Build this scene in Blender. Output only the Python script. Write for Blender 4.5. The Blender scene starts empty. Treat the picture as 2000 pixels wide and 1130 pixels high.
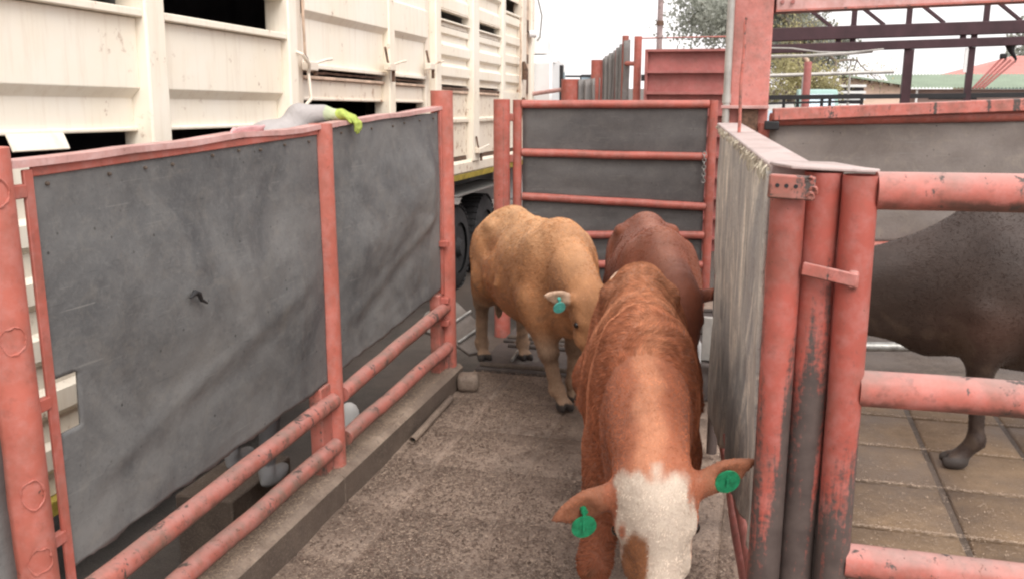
import bpy, bmesh, math, random
import numpy as np
from mathutils import Vector, Matrix, noise as mnoise

random.seed(7); RNG = np.random.default_rng(7)
SC = bpy.context.scene
COL = SC.collection
rad = math.radians

# ------------------------------------------------------------------ camera
cd = bpy.data.cameras.new('camera'); cam = bpy.data.objects.new('camera', cd); COL.objects.link(cam)
cd.sensor_width = 36; cd.lens = 1790 / 2000 * 36; cd.clip_end = 2000; cd.clip_start = 0.05
cam.location = (0, 0, 2.1); cam.rotation_euler = (rad(90 - 12.597), 0, rad(14.957))
SC.camera = cam

# ------------------------------------------------------------------ world, sun, exposure
SUN_EL, SUN_AZ = rad(50), rad(142)          # azimuth clockwise from +Y: behind and right of the camera
W = bpy.data.worlds.new("World"); SC.world = W; W.use_nodes = True
wt = W.node_tree; wt.nodes.clear()
sky = wt.nodes.new('ShaderNodeTexSky'); sky.sky_type = 'NISHITA'; sky.sun_disc = False
sky.sun_elevation = SUN_EL; sky.sun_rotation = SUN_AZ; sky.dust_density = 6; sky.air_density = 1.0
hs = wt.nodes.new('ShaderNodeHueSaturation'); hs.inputs['Saturation'].default_value = 0.08
mx = wt.nodes.new('ShaderNodeMix'); mx.data_type = 'RGBA'; mx.inputs['Factor'].default_value = 0.72
mx.inputs['B'].default_value = (11.8, 11.35, 11.3, 1)      # bright even cloud layer
bg = wt.nodes.new('ShaderNodeBackground'); bg.inputs['Strength'].default_value = 0.10
wo = wt.nodes.new('ShaderNodeOutputWorld')
wt.links.new(sky.outputs[0], hs.inputs['Color']); wt.links.new(hs.outputs[0], mx.inputs['A'])
wt.links.new(mx.outputs['Result'], bg.inputs['Color']); wt.links.new(bg.outputs[0], wo.inputs['Surface'])
sl = bpy.data.lights.new('sun', 'SUN'); sun = bpy.data.objects.new('sun', sl); COL.objects.link(sun)
sl.energy = 1.5; sl.angle = rad(38); sl.color = (1.0, 0.965, 0.92)
sd = Vector((math.sin(SUN_AZ) * math.cos(SUN_EL), math.cos(SUN_AZ) * math.cos(SUN_EL), math.sin(SUN_EL)))
sun.rotation_euler = sd.to_track_quat('Z', 'Y').to_euler(); sun.location = sd * 30
SC.view_settings.view_transform = 'Standard'; SC.view_settings.look = 'None'
SC.view_settings.gamma = 1; SC.view_settings.use_curve_mapping = False
SC.view_settings.exposure = 0.68
SC.render.engine = 'CYCLES'; SC.cycles.max_bounces = 6; SC.cycles.filter_width = 2.2

# ------------------------------------------------------------------ materials
class NT:
    def __init__(s, name):
        s.m = bpy.data.materials.new(name); s.m.use_nodes = True; s.t = s.m.node_tree; s.t.nodes.clear()
        s.out = s.t.nodes.new('ShaderNodeOutputMaterial'); s.b = s.t.nodes.new('ShaderNodeBsdfPrincipled')
        s.t.links.new(s.b.outputs[0], s.out.inputs[0]); s._tc = None
    def n(s, ty, ins=None, **props):
        nd = s.t.nodes.new(ty)
        for k, v in props.items(): setattr(nd, k, v)
        for k, v in (ins or {}).items(): s.set(nd.inputs[k], v)
        return nd
    def set(s, sock, v):
        if hasattr(v, 'is_output') or isinstance(v, bpy.types.NodeSocket): s.t.links.new(v, sock)
        else: sock.default_value = v
    def obj(s):
        if s._tc is None: s._tc = s.t.nodes.new('ShaderNodeTexCoord')
        return s._tc.outputs['Object']
    def map(s, scale=(1, 1, 1), loc=(0, 0, 0), rot=(0, 0, 0), vec=None):
        return s.n('ShaderNodeMapping', {'Vector': vec or s.obj(), 'Scale': scale, 'Location': loc, 'Rotation': rot}).outputs[0]
    def noise(s, scale, detail=4, rough=0.55, vec=None, dist=0.0):
        return s.n('ShaderNodeTexNoise', {'Vector': vec or s.obj(), 'Scale': scale, 'Detail': detail, 'Roughness': rough, 'Distortion': dist}).outputs['Fac']
    def vor(s, scale, vec=None, feature='F1'):
        return s.n('ShaderNodeTexVoronoi', {'Vector': vec or s.obj(), 'Scale': scale}, feature=feature)
    def ramp(s, f, lo, hi, a=0.0, b=1.0):
        return s.n('ShaderNodeMapRange', {'Value': f, 'From Min': lo, 'From Max': hi, 'To Min': a, 'To Max': b}).outputs[0]
    def mix(s, f, a, b, blend='MIX'):
        nd = s.n('ShaderNodeMix', data_type='RGBA', blend_type=blend)
        s.set(nd.inputs['Factor'], f)
        for k, v in (('A', a), ('B', b)):
            sock = [i for i in nd.inputs if i.name == k and i.type == 'RGBA'][0]
            s.set(sock, (*v, 1) if isinstance(v, tuple) and len(v) == 3 else v)
        return [o for o in nd.outputs if o.type == 'RGBA'][0]
    def math(s, op, a, b=0.0):
        nd = s.n('ShaderNodeMath', operation=op); s.set(nd.inputs[0], a); s.set(nd.inputs[1], b); return nd.outputs[0]
    def sep(s, vec=None):
        return s.n('ShaderNodeSeparateXYZ', {0: vec or s.obj()}).outputs
    def bump(s, h, strength=0.3, dist=0.01, normal=None):
        nd = s.n('ShaderNodeBump', {'Height': h, 'Strength': strength, 'Distance': dist})
        if normal: s.set(nd.inputs['Normal'], normal)
        s.t.links.new(nd.outputs[0], s.b.inputs['Normal']); return nd.outputs[0]
    def fin(s, color, rough=0.6, metal=0.0, spec=0.4):
        s.set(s.b.inputs['Base Color'], (*color, 1) if isinstance(color, tuple) and len(color) == 3 else color)
        s.set(s.b.inputs['Roughness'], rough); s.set(s.b.inputs['Metallic'], metal); s.set(s.b.inputs['Specular IOR Level'], spec)
        return s.m

def red_paint(name, base=(0.46, 0.122, 0.09), wear=0.35, zlo=None, zhi=None, grime=0.5, chalk=0.35, dust=0.0, chips=0.3):
    t = NT(name)
    n1 = t.noise(3.1, 5, 0.6); n2 = t.noise(17, 5, 0.65); n3 = t.noise(70, 3, 0.6)
    c = t.mix(t.ramp(n1, 0.35, 0.7), base, tuple(min(1, v * 0.72) for v in base))
    chalked = tuple(v + (0.62 - v) * 0.30 for v in base)
    c = t.mix(t.math('MULTIPLY', t.ramp(n2, 0.45, 0.72), chalk), c, chalked)
    # muck film
    c = t.mix(t.math('MULTIPLY', t.ramp(t.noise(6.5, 6, 0.7), 0.46, 0.68), grime), c, (0.16, 0.10, 0.075))
    c = t.mix(t.math('MULTIPLY', t.ramp(t.noise(24, 5, 0.7), 0.56, 0.66), grime * 0.6), c, (0.10, 0.055, 0.045))
    # pale dust settled on upward faces, patchy dark brown on undersides
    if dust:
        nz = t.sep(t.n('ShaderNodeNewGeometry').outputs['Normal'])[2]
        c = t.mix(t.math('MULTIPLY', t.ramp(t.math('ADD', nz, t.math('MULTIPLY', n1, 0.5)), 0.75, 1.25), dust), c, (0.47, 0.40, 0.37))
        under_brown = t.math('MULTIPLY', t.ramp(t.math('ADD', nz, t.math('MULTIPLY', n2, 1.1)), 0.25, -0.05), t.ramp(n1, 0.4, 0.55))
        c = t.mix(t.math('MULTIPLY', under_brown, 0.85), c, (0.10, 0.062, 0.05))
    # bare rubbed steel
    streak = t.noise(2.6, 6, 0.66, vec=t.map((4.2, 4.2, 0.42)), dist=0.25)
    w = t.math('ADD', t.math('MULTIPLY', streak, 0.8), t.math('MULTIPLY', n3, 0.2))
    th = 0.72 - wear * 0.34
    m = t.ramp(w, th, th + 0.035)
    if zlo is not None:
        z = t.sep()[2]
        zz = t.ramp(z, zlo, zhi, 0.13, -0.13)
        m = t.ramp(t.math('ADD', w, zz), th, th + 0.085)
    bare = t.mix(n2, (0.04, 0.03, 0.029), (0.13, 0.095, 0.082))
    c = t.mix(m, c, bare)
    # small chips down to primer and rust, with rusty halo
    ck = t.math('ADD', t.noise(33, 4, 0.7, dist=0.5), t.math('MULTIPLY', n1, 0.25)); ct_ = 0.865 - chips * 0.10
    c = t.mix(t.math('MULTIPLY', t.ramp(ck, ct_ - 0.04, ct_), 0.55), c, (0.22, 0.075, 0.045)); cm = t.ramp(ck, ct_, ct_ + 0.02)
    c = t.mix(cm, c, (0.075, 0.05, 0.042)); m = t.math('MAXIMUM', m, cm)
    h = t.math('ADD', t.math('MULTIPLY', n3, 0.5), t.math('MULTIPLY', m, -0.8))
    t.bump(h, 0.22, 0.004)
    return t.fin(c, t.ramp(n2, 0.3, 0.8, 0.42, 0.7), 0, 0.4)

def rubber(name, dark=(0.052, 0.053, 0.057), light=(0.205, 0.200, 0.192), dust=(0.215, 0.195, 0.17), dustamt=0.35):
    t = NT(name)
    big = t.noise(1.7, 6, 0.62, dist=0.6); mid = t.noise(7, 6, 0.65); fine = t.noise(60, 4, 0.65)
    c = t.mix(t.ramp(big, 0.25, 0.75), dark, light)
    c = t.mix(t.math('MULTIPLY', t.ramp(t.noise(28, 6, 0.75, dist=0.8), 0.5, 0.7), 0.35), c, light)
    c = t.mix(t.math('MULTIPLY', t.ramp(t.noise(9, 8, 0.72, dist=1.0), 0.5, 0.72), dustamt), c, dust)
    c = t.mix(t.math('MULTIPLY', t.ramp(fine, 0.55, 0.75), 0.35), c, dark)
    # dark spots and long scratches
    sp = t.vor(16).outputs['Distance']
    c = t.mix(t.math('MULTIPLY', t.ramp(sp, 0.11, 0.05), t.ramp(mid, 0.45, 0.6)), c, (0.03, 0.028, 0.027))
    sc = t.noise(5, 3, 0.5, vec=t.map((1, 1.1, 14), rot=(0.5, 0, 0)))
    c = t.mix(t.math('MULTIPLY', t.ramp(sc, 0.66, 0.74), 0.15), c, (0.25, 0.24, 0.225))
    sc2 = t.noise(4, 3, 0.5, vec=t.map((1, 2, 26), rot=(-0.9, 0, 0)))
    c = t.mix(t.math('MULTIPLY', t.ramp(sc2, 0.68, 0.73), 0.25), c, (0.03, 0.03, 0.03))
    for sc_, rt, colr, am in ((3, 0.9, (0.28, 0.27, 0.25), 0.3), (6, -0.4, (0.28, 0.27, 0.25), 0.25)):
        l_ = t.noise(sc_, 2, 0.4, vec=t.map((1, 0.7, 34), rot=(rt, 0, 0)), dist=0.15)
        c = t.mix(t.math('MULTIPLY', t.math('MULTIPLY', t.ramp(l_, 0.69, 0.71), t.ramp(mid, 0.48, 0.55)), am), c, colr)
    h = t.math('ADD', t.math('MULTIPLY', mid, 1.0), t.math('MULTIPLY', fine, 0.35))
    t.bump(h, 0.35, 0.012)
    return t.fin(c, t.ramp(mid, 0.3, 0.7, 0.55, 0.8), 0, 0.35)

def hide_rubber(name):
    t = NT(name)
    v = t.noise(3.0, 7, 0.66, vec=t.map((1.0, 1.0, 0.42)), dist=1.8)
    v2 = t.noise(5, 6, 0.7, vec=t.map((1.0, 1.0, 0.26)), dist=2.4); f = t.noise(75, 4, 0.65)
    c = t.mix(t.ramp(v, 0.34, 0.66), (0.33, 0.315, 0.30), (0.58, 0.53, 0.46))
    c = t.mix(t.ramp(v2, 0.52, 0.64), c, (0.80, 0.72, 0.60))
    c = t.mix(t.math('MULTIPLY', t.ramp(t.noise(4, 5, 0.6), 0.5, 0.75), 0.5), c, (0.14, 0.13, 0.12))
    c = t.mix(t.math('MULTIPLY', t.ramp(f, 0.5, 0.75), 0.4), c, (0.12, 0.095, 0.075))
    t.bump(t.math('ADD', v2, t.math('MULTIPLY', f, 0.3)), 0.5, 0.012)
    return t.fin(c, 0.85, 0, 0.2)

def muck_concrete(name, a=(0.215, 0.148, 0.110), b=(0.37, 0.275, 0.212), wet=0.42, spk=1.0):
    t = NT(name)
    geo = t.n('ShaderNodeNewGeometry').outputs['Position']
    big = t.noise(1.1, 5, 0.6, vec=geo); mid = t.noise(9, 6, 0.7, vec=geo); f = t.noise(90, 5, 0.75, vec=geo)
    f2 = t.noise(38, 4, 0.7, vec=geo, dist=1.2)
    c = t.mix(t.ramp(mid, 0.33, 0.68), a, b)
    c = t.mix(t.math('MULTIPLY', t.ramp(f, 0.52, 0.66), 0.75 * spk), c, (0.43, 0.35, 0.29))
    c = t.mix(t.math('MULTIPLY', t.ramp(f2, 0.54, 0.66), 0.75 * spk), c, (0.085, 0.062, 0.05))
    c = t.mix(t.math('MULTIPLY', t.ramp(big, 0.40, 0.62), 0.7), c, (0.115, 0.085, 0.068))
    h = t.math('ADD', t.math('MULTIPLY', f2, 0.8), t.math('MULTIPLY', f, 0.7))
    t.bump(h, 0.6, 0.012)
    return t.fin(c, t.ramp(big, 0.35, 0.7, 0.75, 0.75 - wet), 0, 0.35)

def truck_paint(name, base=(0.86, 0.795, 0.69), rust=0.25):
    t = NT(name)
    n1 = t.noise(1.3, 5, 0.6); n2 = t.noise(11, 6, 0.7); st = t.noise(4, 6, 0.65, vec=t.map((5, 5, 0.5)))
    c = t.mix(t.ramp(n1, 0.35, 0.7), base, (base[0] * 0.97, base[1] * 0.93, base[2] * 0.86))
    c = t.mix(t.math('MULTIPLY', t.ramp(st, 0.5, 0.72), 0.35), c, (0.62, 0.50, 0.38))
    m = t.math('MULTIPLY', t.ramp(n2, 0.66 - rust * 0.2, 0.70 - rust * 0.2 + 0.05), t.ramp(n1, 0.42, 0.6))
    c = t.mix(m, c, (0.30, 0.145, 0.075))
    t.bump(n2, 0.15, 0.006)
    return t.fin(c, 0.5, 0, 0.4)

def plain(name, col, rough=0.6, metal=0.0, var=0.25, scale=12, spec=0.4, bump=0.15):
    t = NT(name)
    n = t.noise(scale, 5, 0.62)
    c = t.mix(t.ramp(n, 0.3, 0.7), tuple(v * (1 - var) for v in col), tuple(min(1, v * (1 + var)) for v in col))
    if bump: t.bump(n, bump, 0.006)
    return t.fin(c, rough, metal, spec)

def coat_mat(name, rough=0.62, hair=1.0):
    t = NT(name)
    at = t.n('ShaderNodeAttribute', attribute_name='coat').outputs['Color']
    big = t.noise(4.5, 5, 0.6, dist=0.4); hairn = t.noise(46, 6, 0.75, vec=t.map((0.35, 1, 0.8)), dist=0.9)
    fin = t.noise(150, 4, 0.75, vec=t.map((0.25, 1, 0.8)), dist=0.6)
    c = t.mix(t.math('MULTIPLY', t.ramp(big, 0.35, 0.72), 0.45), at, t.mix(1.0, at, (0.60, 0.50, 0.46), 'MULTIPLY'))
    pale_hair = t.mix(1.0, at, (1.45, 1.5, 1.5), 'MULTIPLY')  # paler tint for the hair streaks
    c = t.mix(t.math('MULTIPLY', t.ramp(hairn, 0.45, 0.72), 0.42 * hair), c, pale_hair)
    c = t.mix(t.math('MULTIPLY', t.ramp(fin, 0.5, 0.75), 0.28 * hair), c, t.mix(1.0, at, (0.5, 0.42, 0.4), 'MULTIPLY'))
    lump = t.noise(11, 4, 0.55, vec=t.map((0.8, 1, 0.6)), dist=0.6)
    t.bump(t.math('ADD', t.math('ADD', t.math('MULTIPLY', hairn, 0.9), t.math('MULTIPLY', fin, 0.5)), t.math('MULTIPLY', lump, 1.3)), 0.45 * hair, 0.014)
    t.b.inputs['Sheen Weight'].default_value = 0.06; t.b.inputs['Sheen Roughness'].default_value = 0.4
    return t.fin(c, rough, 0, 0.3)

def leaf_mat(name, col):
    t = NT(name); n = t.noise(1.5, 4, 0.6); c = t.mix(t.ramp(n, 0.3, 0.7), tuple(v * 0.65 for v in col), tuple(v * 1.4 for v in col)); t.fin(c, 0.6)
    tr = t.n('ShaderNodeBsdfTranslucent', {'Color': c}); ms = t.n('ShaderNodeAddShader', {0: t.b.outputs[0], 1: tr.outputs[0]}); t.t.links.new(ms.outputs[0], t.out.inputs[0]); return t.m
M = dict(
    red=red_paint('red_paint', wear=0.18, grime=0.4),
    red_post=red_paint('red_paint_post', base=(0.52, 0.148, 0.108), wear=0.14, zlo=0.1, zhi=0.75, grime=0.3),
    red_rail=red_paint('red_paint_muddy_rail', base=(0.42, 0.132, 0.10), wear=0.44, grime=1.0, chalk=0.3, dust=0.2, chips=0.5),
    red_worn=red_paint('red_paint_rubbed', base=(0.44, 0.102, 0.075), wear=0.70, zlo=0.70, zhi=1.75, grime=0.35),
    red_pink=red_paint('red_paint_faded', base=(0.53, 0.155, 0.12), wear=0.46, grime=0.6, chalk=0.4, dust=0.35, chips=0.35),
    red_column=red_paint('red_paint_column', base=(0.60, 0.215, 0.18), wear=0.10, grime=0.5, chalk=0.4),
    red_dull=red_paint('red_paint_dull', base=(0.44, 0.145, 0.13), wear=0.05, grime=0.3, chalk=0.2),
    dusty=red_paint('dusty_pink_plate', base=(0.52, 0.41, 0.38), wear=0.02, grime=0.3, chalk=0.6),
    red_top=red_paint('red_paint_top', base=(0.60, 0.33, 0.30), wear=0.05, grime=0.25, chalk=0.8),
    maroon=plain('maroon_paint', (0.05, 0.021, 0.026), 0.6, 0, 0.3, 6),
    rubber=rubber('rubber_sheet'), rubber2=rubber('rubber_sheet_plain', (0.065, 0.06, 0.06), (0.125, 0.115, 0.11), dustamt=0.2),
    rubber3=rubber('rubber_sheet_dusty', (0.14, 0.115, 0.102), (0.235, 0.20, 0.18), (0.27, 0.225, 0.18), 0.5),
    rubber_far=rubber('rubber_sheet_far', (0.12, 0.115, 0.11), (0.27, 0.25, 0.24), (0.3, 0.27, 0.25), 0.5),
    hide=hide_rubber('weathered_belt'),
    fibre=plain('belt_fibre', (0.50, 0.44, 0.34), 0.9, var=0.3, scale=40),
    floor=muck_concrete('mucky_concrete'),
    floor2=muck_concrete('pen_concrete', (0.190, 0.122, 0.070), (0.275, 0.185, 0.112), 0.45, 0.35),
    kerb=muck_concrete('kerb_concrete', (0.19, 0.135, 0.10), (0.36, 0.275, 0.21), 0.2, 0.8),
    muck=muck_concrete('muck', (0.075, 0.055, 0.043), (0.14, 0.105, 0.08), 0.35, 0.5),
    dirt=muck_concrete('yard_dirt', (0.05, 0.042, 0.036), (0.085, 0.07, 0.058), 0.2, 0.25),
    mat=rubber('floor_mat_rubber', (0.06, 0.05, 0.047), (0.13, 0.105, 0.095), (0.2, 0.16, 0.13), 0.4),
    straw=plain('straw', (0.43, 0.325, 0.245), 0.8, var=0.4, scale=30, bump=0),
    dung=plain('dung_flakes', (0.135, 0.09, 0.068), 0.8, var=0.5, scale=30, bump=0),
    truck=truck_paint('cream_truck_paint'), truck2=truck_paint('cream_truck_paint_stained', (0.76, 0.68, 0.58), 0.55),
    rust=plain('rust', (0.13, 0.075, 0.05), 0.85, 0, 0.6, 30), rustlight=plain('rusty_cream', (0.55, 0.40, 0.30), 0.8, 0, 0.4, 9),
    yellow=plain('yellow_strip', (0.42, 0.32, 0.06), 0.6, 0, 0.4, 9),
    black=plain('black_paint', (0.018, 0.017, 0.018), 0.5), tyre=plain('tyre_rubber', (0.028, 0.027, 0.028), 0.8, 0, 0.4, 20),
    steel=plain('grey_steel', (0.33, 0.32, 0.30), 0.45, 0.6, 0.3, 20), galv=plain('galvanised', (0.42, 0.40, 0.37), 0.5, 0.3, 0.2, 8),
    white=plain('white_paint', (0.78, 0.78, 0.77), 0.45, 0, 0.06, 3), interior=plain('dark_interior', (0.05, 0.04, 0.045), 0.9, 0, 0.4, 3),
    plate=muck_concrete('muddy_plate', (0.20, 0.18, 0.165), (0.30, 0.27, 0.25), 0.1, 0.5),
    glass=NT('cab_glass').fin((0.35, 0.45, 0.52), 0.08, 0, 0.6),
    wood=plain('weathered_wood', (0.30, 0.22, 0.21), 0.8, 0, 0.3, 15),
    bark=plain('tree_bark', (0.17, 0.135, 0.105), 0.9, 0, 0.35, 6),
    leaf=leaf_mat('eucalyptus_leaf', (0.16, 0.165, 0.14)),
    leaf2=leaf_mat('dry_leaf', (0.20, 0.18, 0.09)),
    pinkwall=plain('pink_plaster', (0.82, 0.60, 0.47), 0.85, 0, 0.1, 2), yellowwall=plain('cream_plaster', (0.50, 0.42, 0.25), 0.85, 0, 0.1, 2),
    brownwall=plain('brown_wall', (0.33, 0.23, 0.20), 0.85, 0, 0.1, 2),
    greenroof=plain('green_roof', (0.33, 0.40, 0.30), 0.6, 0, 0.12, 2), redroof=plain('red_roof', (0.52, 0.19, 0.16), 0.6, 0, 0.15, 2),
    teal=plain('teal_paint', (0.30, 0.45, 0.41), 0.5, 0, 0.1, 3),
    tag_green=plain('green_tag', (0.010, 0.17, 0.075), 0.35, 0, 0.4, 60), tag_teal=plain('teal_tag', (0.10, 0.42, 0.36), 0.4, 0, 0.15, 40),
    eye=NT('eye').fin((0.012, 0.008, 0.006), 0.08, 0, 0.6), horn=plain('horn', (0.55, 0.45, 0.33), 0.5, 0, 0.2, 30),
    coat=coat_mat('coat'), coat_smooth=coat_mat('coat_smooth', 0.55, 0.7),
    pink=plain('pink_cloth', (0.66, 0.37, 0.37), 0.9, 0, 0.12, 25), container=plain('white_plastic', (0.82, 0.82, 0.80), 0.4, 0, 0.04, 10),
    glove=plain('green_glove', (0.36, 0.44, 0.09), 0.75, 0, 0.25, 45),
)
def hair_mat():
    t = NT('coat_hair'); at = t.n('ShaderNodeAttribute', attribute_name='coat').outputs['Color']; rn = t.n('ShaderNodeHairInfo').outputs['Random']
    c = t.mix(t.ramp(rn, 0, 1), t.mix(1.0, at, (0.95, 0.92, 0.9), 'MULTIPLY'), t.mix(1.0, at, (1.35, 1.35, 1.35), 'MULTIPLY')); return t.fin(c, 0.85, 0, 0.06)
M['hair'] = hair_mat()
def cloth_mat():
    t = NT('person_cloth'); at = t.n('ShaderNodeAttribute', attribute_name='coat').outputs['Color']
    n = t.noise(18, 5, 0.6); w = t.noise(7, 4, 0.6, dist=0.7)
    c = t.mix(t.math('MULTIPLY', t.ramp(n, 0.4, 0.7), 0.25), at, (0.2, 0.18, 0.17))
    t.bump(w, 0.5, 0.03); return t.fin(c, 0.85, 0, 0.2)
M['cloth'] = cloth_mat()

# ------------------------------------------------------------------ object helpers
XF = {}                                     # root -> inverse of its own transform
def tag(o, label=None, cat=None, group=None, kind=None):
    for k, v in (('label', label), ('category', cat), ('group', group), ('kind', kind)):
        if v: o[k] = v
    return o
def thing(name, label, cat, loc=(0, 0, 0), rot=None, group=None):
    o = bpy.data.objects.new(name, None); COL.objects.link(o); o.empty_display_size = 0.1
    mat = Matrix.Translation(loc) @ (rot.to_4x4() if rot else Matrix.Identity(4))
    o.matrix_basis = mat; XF[o] = mat.inverted(); tag(o, label, cat, group); return o
def fin_mesh(me, ang=38):
    me.polygons.foreach_set('use_smooth', [True] * len(me.polygons)); me.set_sharp_from_angle(angle=rad(ang))
def link(name, me, mat, parent=None, local=False, bevel=0.0, solid=0.0):
    if mat: me.materials.append(mat)
    o = bpy.data.objects.new(name, me); COL.objects.link(o)
    if parent:
        o.parent = parent
        r = parent
        while r.parent: r = r.parent
        if not local and r in XF: me.transform(XF[r])
    if solid:
        s = o.modifiers.new('s', 'SOLIDIFY'); s.thickness = solid; s.offset = 0
    if bevel:
        b = o.modifiers.new('b', 'BEVEL'); b.width = bevel; b.segments = 2; b.limit_method = 'ANGLE'; b.angle_limit = rad(50)
    return o

class MB:
    def __init__(s): s.v = []; s.f = []
    def add(s, v, f):
        k = len(s.v); s.v += [tuple(p) for p in v]; s.f += [tuple(i + k for i in q) for q in f]; return s
    def box(s, lo, hi, M4=None):
        x0, y0, z0 = lo; x1, y1, z1 = hi
        v = [Vector(p) for p in ((x0, y0, z0), (x1, y0, z0), (x1, y1, z0), (x0, y1, z0), (x0, y0, z1), (x1, y0, z1), (x1, y1, z1), (x0, y1, z1))]
        if M4: v = [M4 @ p for p in v]
        return s.add(v, ((0, 3, 2, 1), (4, 5, 6, 7), (0, 1, 5, 4), (1, 2, 6, 5), (2, 3, 7, 6), (3, 0, 4, 7)))
    def beam(s, a, b, w, h, up=(0, 0, 1)):          # box from a to b, width w sideways, height h along up
        a = Vector(a); b = Vector(b); d = (b - a).normalized(); sd_ = d.cross(Vector(up))
        if sd_.length < 1e-4: sd_ = d.cross(Vector((0, 1, 0)))
        sd_.normalize(); u = sd_.cross(d)
        v = [p + sd_ * (i * w / 2) + u * (j * h / 2) for p in (a, b) for i, j in ((-1, -1), (1, -1), (1, 1), (-1, 1))]
        return s.add(v, ((0, 1, 2, 3), (7, 6, 5, 4), (0, 4, 5, 1), (1, 5, 6, 2), (2, 6, 7, 3), (3, 7, 4, 0)))
    def tube(s, pts, r, seg=14, cap=True, hollow=0.0):
        pts = [Vector(p) for p in pts]; n = len(pts); rs = r if isinstance(r, (list, tuple)) else [r] * n
        k = len(s.v); ref = None
        for i, p in enumerate(pts):
            d = (pts[min(i + 1, n - 1)] - pts[max(i - 1, 0)]).normalized()
            if ref is None:
                ref = d.orthogonal().normalized()
            ref = (ref - d * ref.dot(d)).normalized(); q = d.cross(ref)
            for j in range(seg):
                a = 2 * math.pi * j / seg; s.v.append(tuple(p + (ref * math.cos(a) + q * math.sin(a)) * rs[i]))
        for i in range(n - 1):
            for j in range(seg):
                a = k + i * seg + j; b = k + i * seg + (j + 1) % seg; s.f.append((a, b, b + seg, a + seg))
        if cap:
            s.f.append(tuple(k + j for j in range(seg))[::-1]); s.f.append(tuple(k + (n - 1) * seg + j for j in range(seg)))
        return s
    def torus(s, c, axis, R, r, seg=20, ms=6, jit=0.0):
        ax = Vector(axis).normalized(); u = ax.orthogonal().normalized(); w = ax.cross(u); k = len(s.v)
        for i in range(seg):
            a = 2 * math.pi * i / seg; d = u * math.cos(a) + w * math.sin(a); rr = r * (1 + random.uniform(-jit, jit))
            for j in range(ms):
                b = 2 * math.pi * j / ms; s.v.append(tuple(Vector(c) + d * (R + rr * math.cos(b)) + ax * rr * math.sin(b)))
        for i in range(seg):
            for j in range(ms):
                s.f.append((k + i * ms + j, k + i * ms + (j + 1) % ms, k + ((i + 1) % seg) * ms + (j + 1) % ms, k + ((i + 1) % seg) * ms + j))
        return s
    def mesh(s, name, ang=38):
        me = bpy.data.meshes.new(name); me.from_pydata(s.v, [], s.f); me.update()
        bm = bmesh.new(); bm.from_mesh(me); bmesh.ops.recalc_face_normals(bm, faces=bm.faces); bm.to_mesh(me); bm.free()
        fin_mesh(me, ang); return me
    def build(s, name, mat, parent=None, **k): return link(name, s.mesh(name), mat, parent, **k)

def wob(a, b, n, amp, seed=0):                 # slightly uneven line between two points
    a = Vector(a); b = Vector(b); out = []
    for i in range(n):
        t = i / (n - 1); p = a.lerp(b, t)
        q = Vector((mnoise.noise((t * 4 + seed, 1.3, seed)), mnoise.noise((t * 4 + seed, 7.7, seed)), mnoise.noise((t * 4, 3.1, seed + 5)))) * amp
        out.append(p + q)
    return out

def sheet(name, p00, p10, p11, p01, nu, nv, disp, mat, parent, thick=0.012, keep=None, edge=None):
    # bilinear grid; disp(u,v) -> offset along the sheet's normal; edge(u,v) -> (du,dv) shift; keep(u,v) -> bool per cell
    p00, p10, p11, p01 = map(Vector, (p00, p10, p11, p01)); nrm = (p10 - p00).cross(p01 - p00).normalized()
    v = []
    for j in range(nv + 1):
        for i in range(nu + 1):
            u, w = i / nu, j / nv
            if edge: du, dw = edge(u, w); uu, ww = u + du, w + dw
            else: uu, ww = u, w
            p = p00.lerp(p10, uu).lerp(p01.lerp(p11, uu), ww) + nrm * disp(u, w); v.append(p)
    f = []
    for j in range(nv):
        for i in range(nu):
            if keep is None or keep((i + 0.5) / nu, (j + 0.5) / nv):
                a = j * (nu + 1) + i; f.append((a, a + 1, a + nu + 2, a + nu + 1))
    me = bpy.data.meshes.new(name); me.from_pydata([tuple(p) for p in v], [], f); me.update()
    bm = bmesh.new(); bm.from_mesh(me); bmesh.ops.delete(bm, geom=[q for q in bm.verts if not q.link_faces], context='VERTS'); bm.to_mesh(me); bm.free()
    me.polygons.foreach_set('use_smooth', [True] * len(me.polygons))
    return link(name, me, mat, parent, solid=thick)
def fb(x, y, z=0.0, o=3):
    s = 0; a = 1
    for k in range(o): s += a * mnoise.noise((x * 2 ** k + 3.7 * k, y * 2 ** k, z + k)); a *= 0.5
    return s

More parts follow.
